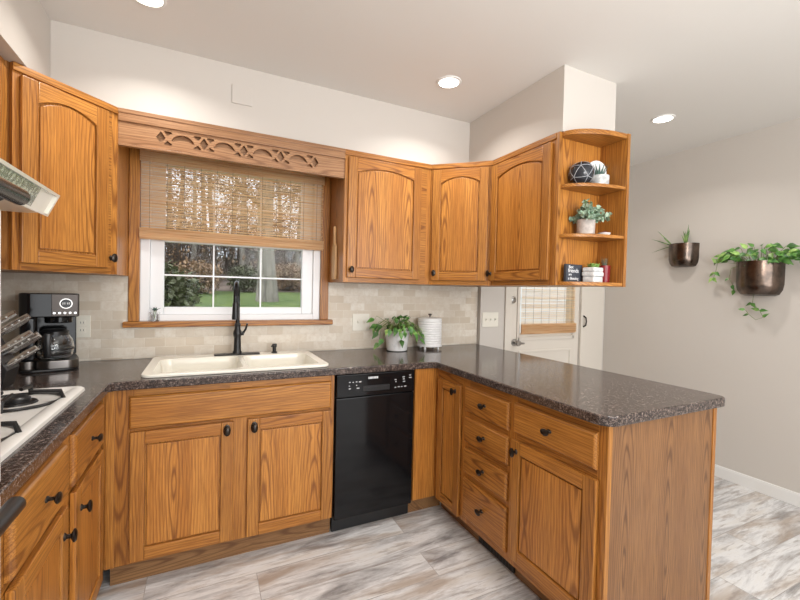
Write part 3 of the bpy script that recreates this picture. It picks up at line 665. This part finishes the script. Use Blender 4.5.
m = MB(); m.lathe([(0, 0), (.058, 0), (.068, .012), (.076, .05), (.070, .088), (.052, .118), (.050, .128), (.048, .128), (.050, .118), (.067, .088), (.073, .05), (.065, .014), (.055, .003), (0, .003)], 32); m.obj('glass_body', GLASSY, ca)
m = MB(); m.lathe([(.0525, .112), (.055, .112), (.055, .131), (.040, .142), (0, .142), (0, .134), (.046, .13)], 28); m.lathe([(.0765, .044), (.0775, .044), (.0775, .052), (.0765, .052)], 28); m.obj('lid', BLACKM, ca)
m = MB(); m.tube([(0, -.052, .124), (0, -.098, .120), (0, -.106, .08), (0, -.094, .022), (0, -.074, .022)], [.010, .012, .012, .011, .008], 10, mtx=M(sc=(1.3, 1, 1))); m.obj('handle', BLACKM, ca)
# knife block
kb = thing('knife_block', 'black knife block behind the cooktop', 'knife block', (0, 0, .9145))
m = MB(); m.prism([(.115, 0), (.30, 0), (.318, .075), (.245, .232), (.10, .115)], -.655, -.535, 'xz', 0, .004); m.obj('block', BLACKM, kb)
kd = Vector((.81, 0, .59)).normalized(); 
ks = [(.245, -.640, 1.142, .115), (.262, -.602, 1.120, .128), (.262, -.565, 1.118, .11), (.288, -.640, 1.062, .12), (.292, -.598, 1.048, .125), (.292, -.560, 1.044, .118), (.308, -.632, 1.006, .112)]
kl = ['silver knife handle topmost in the block, nearest the cooktop', 'silver knife handle in the middle of the top row of the block', 'silver knife handle at the back of the top row of the block', 'silver knife handle in the middle row nearest the cooktop',
      'silver knife handle in the middle of the middle row of the block', 'silver knife handle at the back of the middle row of the block', 'riveted silver knife handle lowest in the block']
for (x, y, z, l), lb in zip(ks, kl):
    k = thing('knife', lb, 'knife', (x, y, z), 0, 'steel knives in the knife block')
    m = MB(); mt = align(kd); m.tube([(0, 0, -.002+.0), (0, 0, .02), (0, 0, l*.7), (0, 0, l)], [.0075, .0085, .010, .0085], 10, 0, mt @ M(sc=(1.0, 1.35, 1))); m.obj('handle', STEEL, k)
    m = MB()
    for i in range(3): m.lathe([(0, 0), (.0028, 0), (.0028, .001), (0, .0012)], 8, 0, mt @ align((0, -1, 0), (0, -.0125, l*(.3+.22*i)))) if False else m.lathe([(0, -.0095), (.0026, -.0095), (.0026, .0095), (0, .0095)], 8, 0, Matrix.Translation(kd*(l*(.35+.2*i))) @ Matrix.Rotation(PI/2, 4, 'X') @ M(sc=(1, 1, 1.5)))
    m.obj('rivets', WHITEC, k)

# ================================================================== RIGHT COUNTER
def lab_plant(name, label, loc, **kw): return thing(name, label, 'plant', loc, **kw)
pt = lab_plant('potted_plant', 'trailing green pothos in a white ceramic pot on the counter', (2.194, -.150, .9145))
MARB = two_tone('white_marbled_glaze', (.83, .83, .83), (.62, .63, .64), 18, .2, .5, .72)
m = MB(); m.lathe([(0, .004), (.068, .004), (.070, .008), (.080, .09), (.086, .126), (.089, .130), (.089, .140), (.082, .141), (.080, .120), (0, .118)], 36); m.obj('pot', MARB, pt)
m = MB(); m.lathe([(0, 0), (.072, 0), (.074, .0035), (0, .0035)], 30); m.obj('saucer', BLACKM, pt)
m = MB(); m.lathe([(0, .1185), (.078, .121), (0, .125)], 24); m.obj('soil', SOIL, pt)
def pothos(parent, rnd, n, r, spread, z0, hgt, size, side=None, bias=None, mats=(POTHOS, STEM, POTHOSL), ymin=None, drop=.10):
    m = MB()
    for i in range(n):
        a = rnd.uniform(0, 2*PI); d = Vector((math.cos(a), math.sin(a), 0))
        if ymin is not None and d.y > .2: d.y *= .3
        if side and side(d): d.x = -abs(d.x)
        L = spread*rnd.uniform(.35, 1); h = hgt*rnd.uniform(.35, 1)
        p0 = Vector((d.x*r*.5, d.y*r*.5, z0)); p1 = p0+d*(L*.45)+Vector((0, 0, h)); p2 = p0+d*L+Vector((0, 0, h*.75-drop*(L/spread)**2*rnd.uniform(.2, 1.2)))
        m.tube([p0, (p0+p1)/2+Vector((0, 0, h*.15)), p1, p2], .0016, 5, 1)
        ld = (p2-p1).normalized(); lf = Vector((ld.x, ld.y, ld.z-.35))
        s = size*rnd.uniform(.7, 1.2); m.leaf(p2, lf, (rnd.uniform(-.4, .4), rnd.uniform(-.7, .1), 1), s, s*.62, rnd.uniform(.2, .8), 2 if rnd.random() < .3 else 0)
        if rnd.random() < .7:
            q = Vector((rnd.uniform(-1, 1), rnd.uniform(-1, .3), rnd.uniform(0, .8))); s *= .85; m.leaf(p1, q, (0, -.3, 1), s, s*.6, rnd.uniform(.3, .8), 2 if rnd.random() < .3 else 0)
    return m
rnd = random.Random(11); m = pothos(pt, rnd, 44, .07, .15, .130, .095, .058, ymin=1, drop=.04)
for (sx, zz, y) in ((-.145, .03, -.02), (-.13, .06, -.05), (-.15, .10, -.01), (-.155, .15, 0), (-.17, .19, .01), (.15, .10, -.02), (.17, .08, -.03), (.16, .05, -.04), (.18, .12, 0), (-.015, .055, -.095)):
    m.tube([(0, 0, .128), (sx*.5, y*.5, .20), (sx*.9, y, max(zz+.05, .16)), (sx, y, zz+.02)], .0015, 5, 1); m.leaf((sx, y, zz+.03), (sx*.8, y, -.05 if zz > .12 else -.11), (sx, -.6, .5), .062, .038, .3, rnd.choice((0, 0, 2)))
m.obj('foliage', [POTHOS, STEM, POTHOSL], pt, smooth=60)
cn = thing('canister', 'white ribbed metal canister with black lid knob beside the pothos', 'canister', (2.466, -.128, .9145))
m = MB(); prof = [(0, .022)]
for i in range(11): z = .022+i*.017; prof += [(.086, z), (.0885, z+.006), (.0885, z+.011), (.086, z+.017)]
prof += [(.084, .214), (0, .214)]; m.lathe(prof, 40); m.lathe([(.086, .020), (.092, .020), (.092, .028), (.086, .029)], 40); m.obj('body', WHITEC, cn)
m = MB(); m.lathe([(0, .2145), (.086, .2145), (.086, .222), (.06, .227), (0, .229)], 40); ld = m.obj('lid', WHITEC, cn)
m = MB(); m.lathe([(0, .2295), (.005, .2295), (.005, .238), (.014, .246), (.013, .252), (0, .254)], 18); m.obj('knob', BLACKM, ld)
for a in range(4): m = MB(); m.lathe([(0, 0), (.008, 0), (.007, .0215), (0, .0215)], 12, 0, M((.07*math.cos(a*PI/2+.6), .07*math.sin(a*PI/2+.6), 0))); m.obj('foot', WHITEC, cn)
# switch plates
def plate(label, x, y, z, w, hgt, toggles, name='switch_plate', axis='y'):
    t = thing(name, label, 'switch' if toggles else 'outlet', (x, y, z))
    m = MB(); m.box(-w/2, w/2, -.006, 0, -hgt/2, hgt/2, 0, .003); m.obj('plate', PLATE, t)
    for i in range(toggles):
        tx = (i-(toggles-1)/2)*.046; m = MB(); m.box(tx-.005, tx+.005, -.010, -.006, -.012, .012, 0, .001); m.tube([(tx, -.008, 0), (tx, -.019, .008)], [.0045, .0035], 6); m.obj('toggle', PLATE, t)
    if not toggles:
        m = MB()
        for z_ in (-.02, .02):
            m.box(-.016, .016, -.0075, -.006, z_-.014, z_+.014, 0, .002)
            for x_ in (-.006, .006): m.box(x_-.001, x_+.001, -.0079, -.0074, z_-.004, z_+.006, 1)
        m.obj('socket', [PLATE, BLACKM], t)
    return t
plate('almond double switch plate on the tiles left of the pothos', 1.975, -.0105, 1.103, .125, .118, 2)
plate('almond triple switch plate on the wall left of the entry door', 3.078, YD-.0005, 1.112, .160, .118, 3)
plate('almond outlet on the tiles behind the coffee maker', .405, -.0105, 1.10, .072, .118, 0, 'wall_outlet')
o = MB().box(1.106, 1.207, -.3305, -.3235, 2.306, 2.405, bev=.0015).obj('access_cover', WALL); tag(o, 'small painted square cover plate on the soffit above the window', 'cover plate')
# paddle board on cabinet side
pb = thing('paddle_board', 'pale wooden paddle board hanging on the cabinet side right of the window', 'board', (1.7360, -.17, 1.392), -PI/2)
n = 8; poly = [(-.030, 0), (.030, 0), (.034, .02), (.034, .21)]+[(.034-.022*math.sin(i/n*PI/2), .21+.03*i/n) for i in range(1, n+1)]+[(.011, .32), (.007, .335), (-.007, .335), (-.011, .32)]+[(-.012-.022*(1-math.cos(i/n*PI/2)), .24-.03*i/n) for i in range(n+1)]+[(-.034, .02)]
m = MB(); m.prism(poly, -.016, -.0005, 'xz', 0, .003); m.obj('board', PALE, pb)

# ================================================================== SHELF DECOR
ZS1, ZS2, ZS3 = ZU+.0206, 1.6401, 1.8961
o = thing('decor_ball', 'dark mosaic decorative ball on the top curved shelf', 'ornament', (2.738, -1.182, ZS3))
m = MB(); t = bmesh.new(); bmesh.ops.create_icosphere(t, subdivisions=4, radius=.060); m.add(t, 0, M((0, 0, .0597))); m.obj('sphere', mat('dark_glass', (.025, .028, .035), .15), o)
t = bmesh.new(); bmesh.ops.create_icosphere(t, subdivisions=1, radius=.0605); m = MB()
for e in t.edges:
    a, b_ = e.verts[0].co.copy(), e.verts[1].co.copy(); m.tube([((a*(1-i/4)+b_*(i/4)).normalized()*.0605)+Vector((0, 0, .0605)) for i in range(5)], .0016, 4)
t.free(); m.obj('grout_lines', mat('grey_grout', (.42, .43, .46), .6), o)
o = thing('succulent_planter', 'spiky aloe in a white egg-shaped planter on the top curved shelf', 'plant', (2.862, -1.188, ZS3), math.radians(-25))
m = MB(); m.lathe([(0, 0), (.036, 0), (.048, .01), (.050, .05), (.050, .06), (.040, .06), (.036, .052), (0, .05)], 28); m.obj('pot', two_tone('grey_white_ceramic', (.70, .69, .66), (.45, .46, .46), 40, .4), o)
m = MB(); m.prism([(.056*math.cos(a), .090+.066*math.sin(a)) for a in [PI*2*i/24 for i in range(24)]], .030, .038, 'xz', 0, .003); m.obj('shell_back', WHITEC, o)
m = MB(); rnd = random.Random(2)
for i in range(13):
    a = 2*PI*i/13; m.leaf((.01*math.cos(a), .008*math.sin(a), .048), (math.cos(a)*.42, math.sin(a)*.25-.1, 1), (math.cos(a), math.sin(a), .1), rnd.uniform(.06, .092), .013, -.15, 0, 1, fold=.5)
m.obj('foliage', TEAL, o)
o = thing('faux_plant', 'bushy pale green faux plant in a grey cement pot on the middle curved shelf', 'plant', (2.772, -1.190, ZS2))
m = MB(); m.lathe([(0, 0), (.040, 0), (.043, .004), (.045, .078), (.042, .078), (.040, .068), (0, .067)], 30); m.obj('pot', two_tone('cement', (.56, .50, .46), (.44, .39, .36), 30, .8), o)
m = MB(); rnd = random.Random(9)
for i in range(64):
    a = rnd.uniform(0, 2*PI); e = rnd.uniform(.05, 1.4); d = Vector((math.cos(a)*math.cos(e), math.sin(a)*math.cos(e), math.sin(e))); L = rnd.uniform(.06, .135)
    if d.y > .1: L *= .75
    p0 = Vector((0, 0, .072)); p1 = p0+d*L; m.tube([p0, p1], .0012, 4, 1)
    for k in range(9):
        q = p0+d*(L*rnd.uniform(.45, 1)); v = Vector((rnd.gauss(0, 1), rnd.gauss(0, 1), rnd.gauss(.4, 1))).normalized(); m.leaf(q, v, (rnd.gauss(0, 1), rnd.gauss(0, 1), 1), .024, .020, .2, 0, 2, 4)
m.obj('foliage', [DUSTY, STEM], o, smooth=60)
o = thing('tealight_dish', 'small white tealight dish on the middle curved shelf', 'candle', (2.893, -1.205, ZS2))
m = MB(); m.lathe([(0, 0), (.022, 0), (.030, .012), (.033, .018), (.030, .018), (.020, .006), (0, .006)], 24); m.obj('dish', WHITEC, o)
m = MB(); m.lathe([(0, .0065), (.018, .0065), (.018, .022), (.015, .024), (0, .021)], 20); m.tube([(0, 0, .021), (0, 0, .029)], .001, 5); m.obj('candle', mat('plum_wax', (.20, .10, .13), .5), o)
# sign
sg = thing('word_sign', 'small charcoal block sign with white lettering on the bottom shelf', 'sign', (2.672, -1.162, ZS1), math.radians(4))
m = MB(); m.box(0, .130, 0, .016, 0, .092, 0, .002); m.obj('board', mat('charcoal_paint', (.045, .052, .068), .6), sg)
m = MB()
for tx, x, z, s in (('Best', .018, .071, .021), ('friends', .014, .049, .031), ('are', .018, .033, .019), ('a blessing', .014, .011, .022)): m.add(text_mesh(tx, s), 0, Matrix.Translation((x, -.0008, z)) @ Matrix.Rotation(PI/2, 4, 'X'))
m.obj('lettering', VINYL, sg, smooth=0)
o = thing('succulent_box', 'green succulents in a small square white pot beside the word sign', 'plant', (2.828, -1.196, ZS1), math.radians(8))
m = MB(); m.prism(rrect(-.042, .042, -.036, .036, .012), 0, .030, 'xy', 0, .005); m.prism(rrect(-.045, .045, -.039, .039, .012), .030, .056, 'xy', 0, .007); m.prism(rrect(-.043, .043, -.037, .037, .012), .056, .078, 'xy', 0, .006); m.obj('pot', two_tone('white_ceramic', (.78, .79, .79), (.60, .63, .64), 30, .3), o)
m = MB(); rnd = random.Random(6)
for cx, cy in ((-.022, -.012), (.014, -.014), (-.004, .014), (.028, .008)):
    for i in range(11): a = 2*PI*i/11+cx*50; m.leaf((cx, cy, .076), (math.cos(a), math.sin(a), .6+.7*(i % 2)), (0, 0, 1), .028, .014, -.2, 0, 2, 4)
m.obj('foliage', POTHOSL, o, smooth=60)
o = thing('succulent_pot', 'glossy red pot with a dark grassy tuft at the back of the bottom shelf', 'plant', (2.916, -1.196, ZS1))
m = MB(); m.lathe([(0, 0), (.024, 0), (.027, .004), (.031, .092), (.028, .092), (.027, .082), (0, .082)], 26); m.obj('pot', mat('red_glaze', (.22, .012, .018), .15), o)
m = MB(); rnd = random.Random(16)
for i in range(14): a = 2*PI*i/14; m.leaf((.006*math.cos(a), .006*math.sin(a), .080), (math.cos(a)*.3, math.sin(a)*.3, 1), (math.cos(a), math.sin(a), 0), rnd.uniform(.04, .075), .005, .1, 0, 1)
m.obj('foliage', TEAL, o)

# ================================================================== WALL PLANTERS
HAMM = two_tone('burnished_dark_metal', (.085, .068, .058), (.17, .125, .10), 14, .22, .4, .62, metal=.95)
def wall_planter(label, y, ztop, wd, hgt, dep):
    """half-round pot against the right wall; local -x is out of the wall"""
    t = thing('wall_planter', label, 'planter', (XR-.0008, y, ztop-hgt))
    m = MB(); b_ = bmesh.new(); n = 18; rings = []
    def prof(s, z): return [b_.verts.new((-dep*s*math.sin(PI*i/n)**.75 if 0 < i < n else 0, -wd/2*s*math.cos(PI*i/n), z)) for i in range(n+1)]
    for s, z in ((.62, 0), (.80, .006*hgt/.15), (.93, .025*hgt/.15), (.99, .05*hgt/.15), (1, hgt), (.95, hgt), (.95, hgt-.02)): rings.append(prof(s, z))
    for a, c_ in zip(rings, rings[1:]):
        for i in range(n): b_.faces.new((a[i], a[i+1], c_[i+1], c_[i]))
        b_.faces.new((a[n], a[0], c_[0], c_[n]))
    b_.faces.new(rings[0]); b_.faces.new(rings[-1]); bmesh.ops.recalc_face_normals(b_, faces=list(b_.faces)); m.add(b_); m.obj('pot', HAMM, t)
    return t
t = wall_planter('small dark metal wall planter with a spiky plant, nearer the door', -.752, 1.755, .205, .185, .115)
m = MB()
for (dy, dz, dx, L) in ((.62, .18, .0, .20), (.60, .62, -.05, .19), (.75, -.28, -.1, .17), (.12, .9, -.1, .12), (.16, .55, -.2, .09), (-.12, 1, 0, .165), (-.02, 1, -.1, .11), (-.3, 1, -.1, .12), (-.22, .9, -.3, .10), (-.1, .8, -.4, .10), (.4, .5, -.4, .09), (-.2, 1, .0, .13)):
    y0 = .07 if dy > .3 else -.03
    m.leaf((-.05, y0, .170), (dx, dy, dz+.12), (dx*.3-.5, -dz*.4, .5), L, .014, .12, 0, 1, fold=.5, segs=6)
m.obj('foliage', [SPIKE], t)
m = MB(); m.lathe([(0, .166), (.045, .167), (0, .172)], 20, 0, M((-.052, 0, 0), sc=(1, 1.9, 1))); m.obj('soil', SOIL, t)
t = wall_planter('large dark metal wall planter with trailing green vines, nearer the camera', -1.250, 1.585, .252, .235, .155)
rnd = random.Random(21); m = MB()
def wleaf(y, z, x, dy, dz, s, k=0): m.leaf((x, y, z), (rnd.uniform(-.5, .0), dy, dz), (-.8, rnd.uniform(-.3, .3), .6), s, s*.6, .35, k)
for i in range(75):
    a = rnd.uniform(0, PI); d = Vector((-abs(math.sin(a)), math.cos(a), 0)); L = rnd.uniform(.02, .17); h = rnd.uniform(.02, .135)*(1-.5*L/.17)+.01
    p0 = Vector((-.07, d.y*.09, .215)); p2 = p0+Vector((d.x*L*.45, d.y*L*.8, h)); 
    if p2.x < -.2: p2.x = -.2
    m.tube([p0, (p0+p2)/2+Vector((0, 0, .02)), p2], .0016, 4, 1); wleaf(p2.y, p2.z, p2.x, d.y+rnd.uniform(-.3, .3), rnd.uniform(-.5, .3), rnd.uniform(.045, .075), rnd.choice((0, 0, 2)))
def vine(pts, lv):
    m.tube(pts, .0016, 5, 1)
    for (i, dy, dz, s) in lv: p = Vector(pts[i]); wleaf(p.y, p.z, p.x-.005, dy, dz, s, rnd.choice((0, 0, 2)))
vine([(-.08, .08, .22), (-.09, .15, .27), (-.08, .20, .285), (-.07, .235, .26)], [(1, .8, .5, .06), (2, .9, 0, .06), (3, .5, -.8, .05)])
vine([(-.08, .09, .22), (-.09, .17, .235), (-.07, .235, .235), (-.06, .25, .17), (-.06, .262, .13)], [(2, .3, .6, .055), (3, .7, -.6, .055), (3, -.6, -.5, .05), (4, .6, -.8, .05), (4, -.5, -.6, .05)])
vine([(-.08, .06, .22), (-.13, .12, .19), (-.10, .145, .12), (-.06, .14, .075), (-.05, .13, .04)], [(2, .5, -.4, .03), (3, -.3, -.8, .045), (4, .3, -.8, .045)])
vine([(-.05, .02, .005), (-.06, .02, -.05), (-.055, -.02, -.10), (-.055, -.04, -.145), (-.055, 0, -.165), (-.055, .04, -.13), (-.055, .06, -.10)], [(1, .8, -.4, .045), (2, -.8, .1, .05), (2, .7, .3, .05), (5, .8, -.2, .04), (6, .9, .2, .045), (3, -.6, .6, .045), (1, -.5, -.6, .045)])
vine([(-.09, -.09, .22), (-.10, -.17, .25), (-.08, -.24, .235), (-.07, -.28, .20), (-.07, -.30, .15)], [(1, -.8, .4, .07), (2, -.8, .2, .065), (2, -.2, -.9, .06), (3, -.7, -.5, .065), (4, -.3, -.9, .06), (3, .5, -.8, .06)])
m.obj('foliage', [POTHOS, STEM, POTHOSL], t, smooth=60)
m = MB(); m.lathe([(0, .212), (.06, .213), (0, .22)], 20, 0, M((-.070, 0, 0), sc=(1, 1.8, 1))); m.obj('soil', SOIL, t)

# ================================================================== CEILING LIGHTS
EM = mat('lamp_lens', (1, 1, 1), .5); eb = EM.node_tree.nodes['Principled BSDF']; eb.inputs['Emission Color'].default_value = (1, .95, .87, 1); eb.inputs['Emission Strength'].default_value = 7
def can(label, x, y):
    t = thing('recessed_light', label, 'ceiling light', (x, y, CH), 0, 'recessed ceiling lights')
    m = MB(); m.lathe([(.056, -.0005), (.070, -.0005), (.068, -.005), (.056, -.007)], 36); m.obj('trim_ring', WHITE, t)
    m = MB(); m.lathe([(0, -.004), (.0555, -.004), (.0555, -.0005), (0, -.0005)], 36); m.obj('lens', EM, t)
    l = bpy.data.lights.new('lamp', 'AREA'); l.shape = 'DISK'; l.size = .10; l.energy = CAN_POWER; l.color = (1, .965, .915); l.spread = math.radians(135)
    o = bpy.data.objects.new('lamp', l); COL.objects.link(o); o.parent = t; o.location = (0, 0, -.012)
can('glowing recessed light in the ceiling above the right half of the sink run', 2.21, -.716); can('glowing recessed light near the right wall above the wall planters', 3.703, -.995); can('glowing recessed light at the very top edge left of centre', .764, -.70)
can('added unseen recessed light behind the view, left', .9, -2.3); can('added unseen recessed light behind the view, centre', 2.3, -2.3); can('added unseen recessed light behind the view, right', 3.7, -2.5)  # unseen extra cans, added to help light the room

# ================================================================== OUTDOORS
GRASS = two_tone('lawn', (.075, .125, .022), (.15, .20, .042), 1.3, .9); NT(GRASS)
LITTER = two_tone('leaf_litter', (.15, .105, .075), (.27, .20, .155), .8, .95)
BARK = two_tone('grey_bark', (.17, .15, .12), (.33, .29, .24), 9, .9, stretch=(1, 1, .15)); TWIG = mat('brown_twigs', (.15, .115, .09), .9)
DRY = leaf_mat('dry_leaves', (.26, .15, .08), (.44, .30, .18), .8); OLIVE = leaf_mat('olive_leaves', (.085, .095, .045), (.19, .19, .10), .7)
m = MB(); m.prism([(.3, -.35), (2.5, -.30), (6, .05), (14, .74), (22, 1.12), (22, -1), (.3, -1)], -30, 40, 'yz'); struct(m.obj('lawn', GRASS))
m = MB(); m.prism([(22, 1.12), (34, 2.6), (60, 5.6), (60, -1), (22, -1)], -60, 70, 'yz'); struct(m.obj('woodland_floor', LITTER))
def gz(y):
    P = [(.3, -.35), (2.5, -.30), (6, .05), (14, .74), (22, 1.12), (34, 2.6), (60, 5.6)]
    for (a, b_), (c_, d) in zip(P, P[1:]):
        if a <= y <= c_: return b_+(d-b_)*(y-a)/(c_-a)
    return 0
def tree(label, x, y, hgt, rad, seed, leaves=0, kids=4, depth=3, low=.25):
    rnd = random.Random(seed); t = thing('tree', label, 'tree', (x, y, gz(y)-.05), 0, 'bare trees beyond the lawn')
    tr = MB(); br = MB()
    lean = Vector((rnd.uniform(-.06, .06), rnd.uniform(-.04, .04), 1)); trunk = [lean*(hgt*i/8)+Vector((rnd.uniform(-.05, .05)*i/3, rnd.uniform(-.05, .05)*i/3, 0)) for i in range(9)]
    trunk[0].z = 0; tr.tube(trunk, [rad*(1.25 if i == 0 else 1-.085*i) for i in range(9)], 10); tr.obj('trunk', BARK, t)
    tips = []
    def grow(p, d, L, r, k):
        n = 4; pts = [p]; q = d.copy()
        for i in range(n): q = (q+Vector((rnd.gauss(0, .22), rnd.gauss(0, .22), rnd.gauss(.05, .16)))).normalized(); pts.append(pts[-1]+q*L/n)
        br.tube(pts, [r*(1-.17*i) for i in range(n+1)], 4 if k > 1 else 3, 0, cap=False); tips.append(pts[-1]); tips.append(pts[2])
        if k > 0:
            for i in range(kids): w = (q+Vector((rnd.gauss(0, .7), rnd.gauss(0, .7), rnd.gauss(.1, .5)))).normalized(); grow(pts[rnd.randint(1, n)], w, L*rnd.uniform(.45, .7), r*.5, k-1)
    for i in range(11):
        u = low+(1-low)*i/11; p = lean*(hgt*u); a = rnd.uniform(0, 2*PI); d = Vector((math.cos(a), math.sin(a)*.7, rnd.uniform(.1, .7))).normalized(); grow(p, d, hgt*.28*(1.1-u*.6), rad*.32*(1.1-u*.6), depth-1)
    br.obj('branches', TWIG, t)
    if leaves:
        lf = MB()
        for i in range(leaves):
            p = rnd.choice(tips)+Vector((rnd.gauss(0, .25), rnd.gauss(0, .25), rnd.gauss(0, .25))); lf.leaf(p, (rnd.gauss(0, 1), rnd.gauss(0, 1), rnd.gauss(0, 1)), (0, 0, 1), .22, .16, .3, 0, 2, 2)
        lf.obj('leaves', DRY, t)
tree('thick grey tree trunk standing on the lawn in the right panes', 3.35, 15.0, 11, .40, 3, 0, 3, 3, .35)
tl = [(-5.2, 27, 13, .2, 400), (-1.2, 29, 12, .19, 300), (.3, 25, 11, .15, 350), (1.6, 31, 14, .22, 300), (3.2, 26, 12, .17, 420), (5.4, 30, 14, .24, 300), (6.6, 25.5, 11, .16, 420), (8.3, 29, 13, .22, 420), (10.2, 33, 14, .25, 300), (4.4, 36, 15, .25, 300), (-3.4, 35, 14, .25, 300), (.9, 44, 15, .3, 500), (6.8, 42, 15, .3, 500), (12.5, 45, 15, .3, 500), (3.6, 47, 16, .3, 500), (9.4, 48, 16, .3, 500), (-1.6, 43, 15, .3, 500)]
nm = ['leftmost', 'second from the left', 'third from the left', 'fourth from the left', 'in the middle', 'behind the thick trunk', 'just right of the thick trunk', 'second right of the thick trunk', 'farthest right', 'farthest back in the middle', 'farthest back on the left', 'on the ridge left of centre', 'on the ridge right of centre', 'on the ridge at the far right', 'on the ridge in the middle', 'on the ridge between the right trees', 'on the ridge at the far left']
for i, (x, y, hh, r, lv) in enumerate(tl): tree('bare brown woodland tree beyond the lawn, %s' % nm[i], x, y, hh, r, 40+i, lv*2, 4, 3, .12)
gr = thing('backdrop', 'made-up bright white garage outside behind the entry door', 'building', (7.2, 4.6, -.3))  # invented building, added so the door blind has a bright white background
m = MB(); m.box(0, 7, 0, 5, 0, 3.2, 0)
for i in range(18): m.prism([(0, i*.17), (-.02, i*.17), (0, (i+1)*.17)], 0, 7, 'yz', 0)
m.obj('siding', WHITE, gr, smooth=0)
m = MB(); m.prism([(-.4, 3.2), (5.4, 3.2), (2.5, 4.8)], -.4, 7.4, 'yz'); m.obj('roof', TWIG, gr)
def shrub(label, x, y, w, h, n, seed, mt, stems=26, ls=1.0):
    rnd = random.Random(seed); t = thing('shrub', label, 'shrub', (x, y, gz(y)-.03), 0, 'shrubs at the edge of the lawn'); s = MB(); lf = MB()
    for i in range(stems):
        a = rnd.uniform(0, 6.28); u = rnd.random(); b0 = Vector((math.cos(a)*w*.3*u, math.sin(a)*w*.2*u, 0)); q = b0+Vector((math.cos(a)*w*.12, math.sin(a)*w*.1, h*rnd.uniform(.3, .55))); s.tube([b0, q, q+Vector((rnd.gauss(0, w*.1), rnd.gauss(0, w*.1), h*rnd.uniform(.2, .5)))], [.03, .02, .008], 4)
        for k in range(3 if stems > 30 else 0): s.tube([q, q+Vector((rnd.gauss(0, w*.12), rnd.gauss(0, w*.08), h*rnd.uniform(.0, .35)))], [.014, .005], 3)
    s.obj('stems', TWIG, t)
    for i in range(n):
        v = Vector((rnd.gauss(0, 1), rnd.gauss(0, 1), rnd.gauss(0, 1))).normalized()*rnd.uniform(.5, 1); lf.leaf((v.x*w/2, v.y*w/2, h*.5+v.z*h*.5), (rnd.gauss(0, 1), rnd.gauss(0, 1), rnd.gauss(0, 1)), (0, 0, 1), .17*ls, .12*ls, .2, 0, 2, 2)
    lf.obj('leaves', mt, t)
shrub('olive evergreen shrub outside the lower left pane', -.35, 9.0, 2.6, 1.75, 2600, 1, OLIVE)
shrub('dry brown shrub beyond the lawn left of the faucet', 0.6, 19.5, 2.6, 1.7, 1500, 2, DRY)
shrub('olive shrub beyond the lawn behind the faucet', 3.0, 21.5, 2.0, 1.6, 1500, 3, OLIVE)
shrub('dry brown shrub beyond the lawn behind the thick trunk', 5.6, 23, 2.4, 1.8, 1500, 4, DRY)
shrub('olive brown shrub farthest right beyond the lawn', 8.4, 23, 3.0, 2.0, 1500, 5, OLIVE)
shrub('long brown hedge at the left behind the olive shrub', -3.4, 20, 4.4, 2.3, 1500, 6, DRY)
for i, (x, y, lb) in enumerate(((-4.4, 30, 'at the far left'), (-.2, 27.5, 'left of the faucet line'), (3.0, 33, 'in the middle'), (6.6, 28.5, 'right of the thick trunk'), (10.6, 31, 'at the far right'), (-1.0, 38.5, 'far back on the left'), (6.4, 38, 'far back on the right'))):
    shrub('tall twiggy brown thicket in the woodland %s' % lb, x, y, 5.4, 4.6, 900, 60+i, DRY if i % 2 else OLIVE, 110, 1.1)
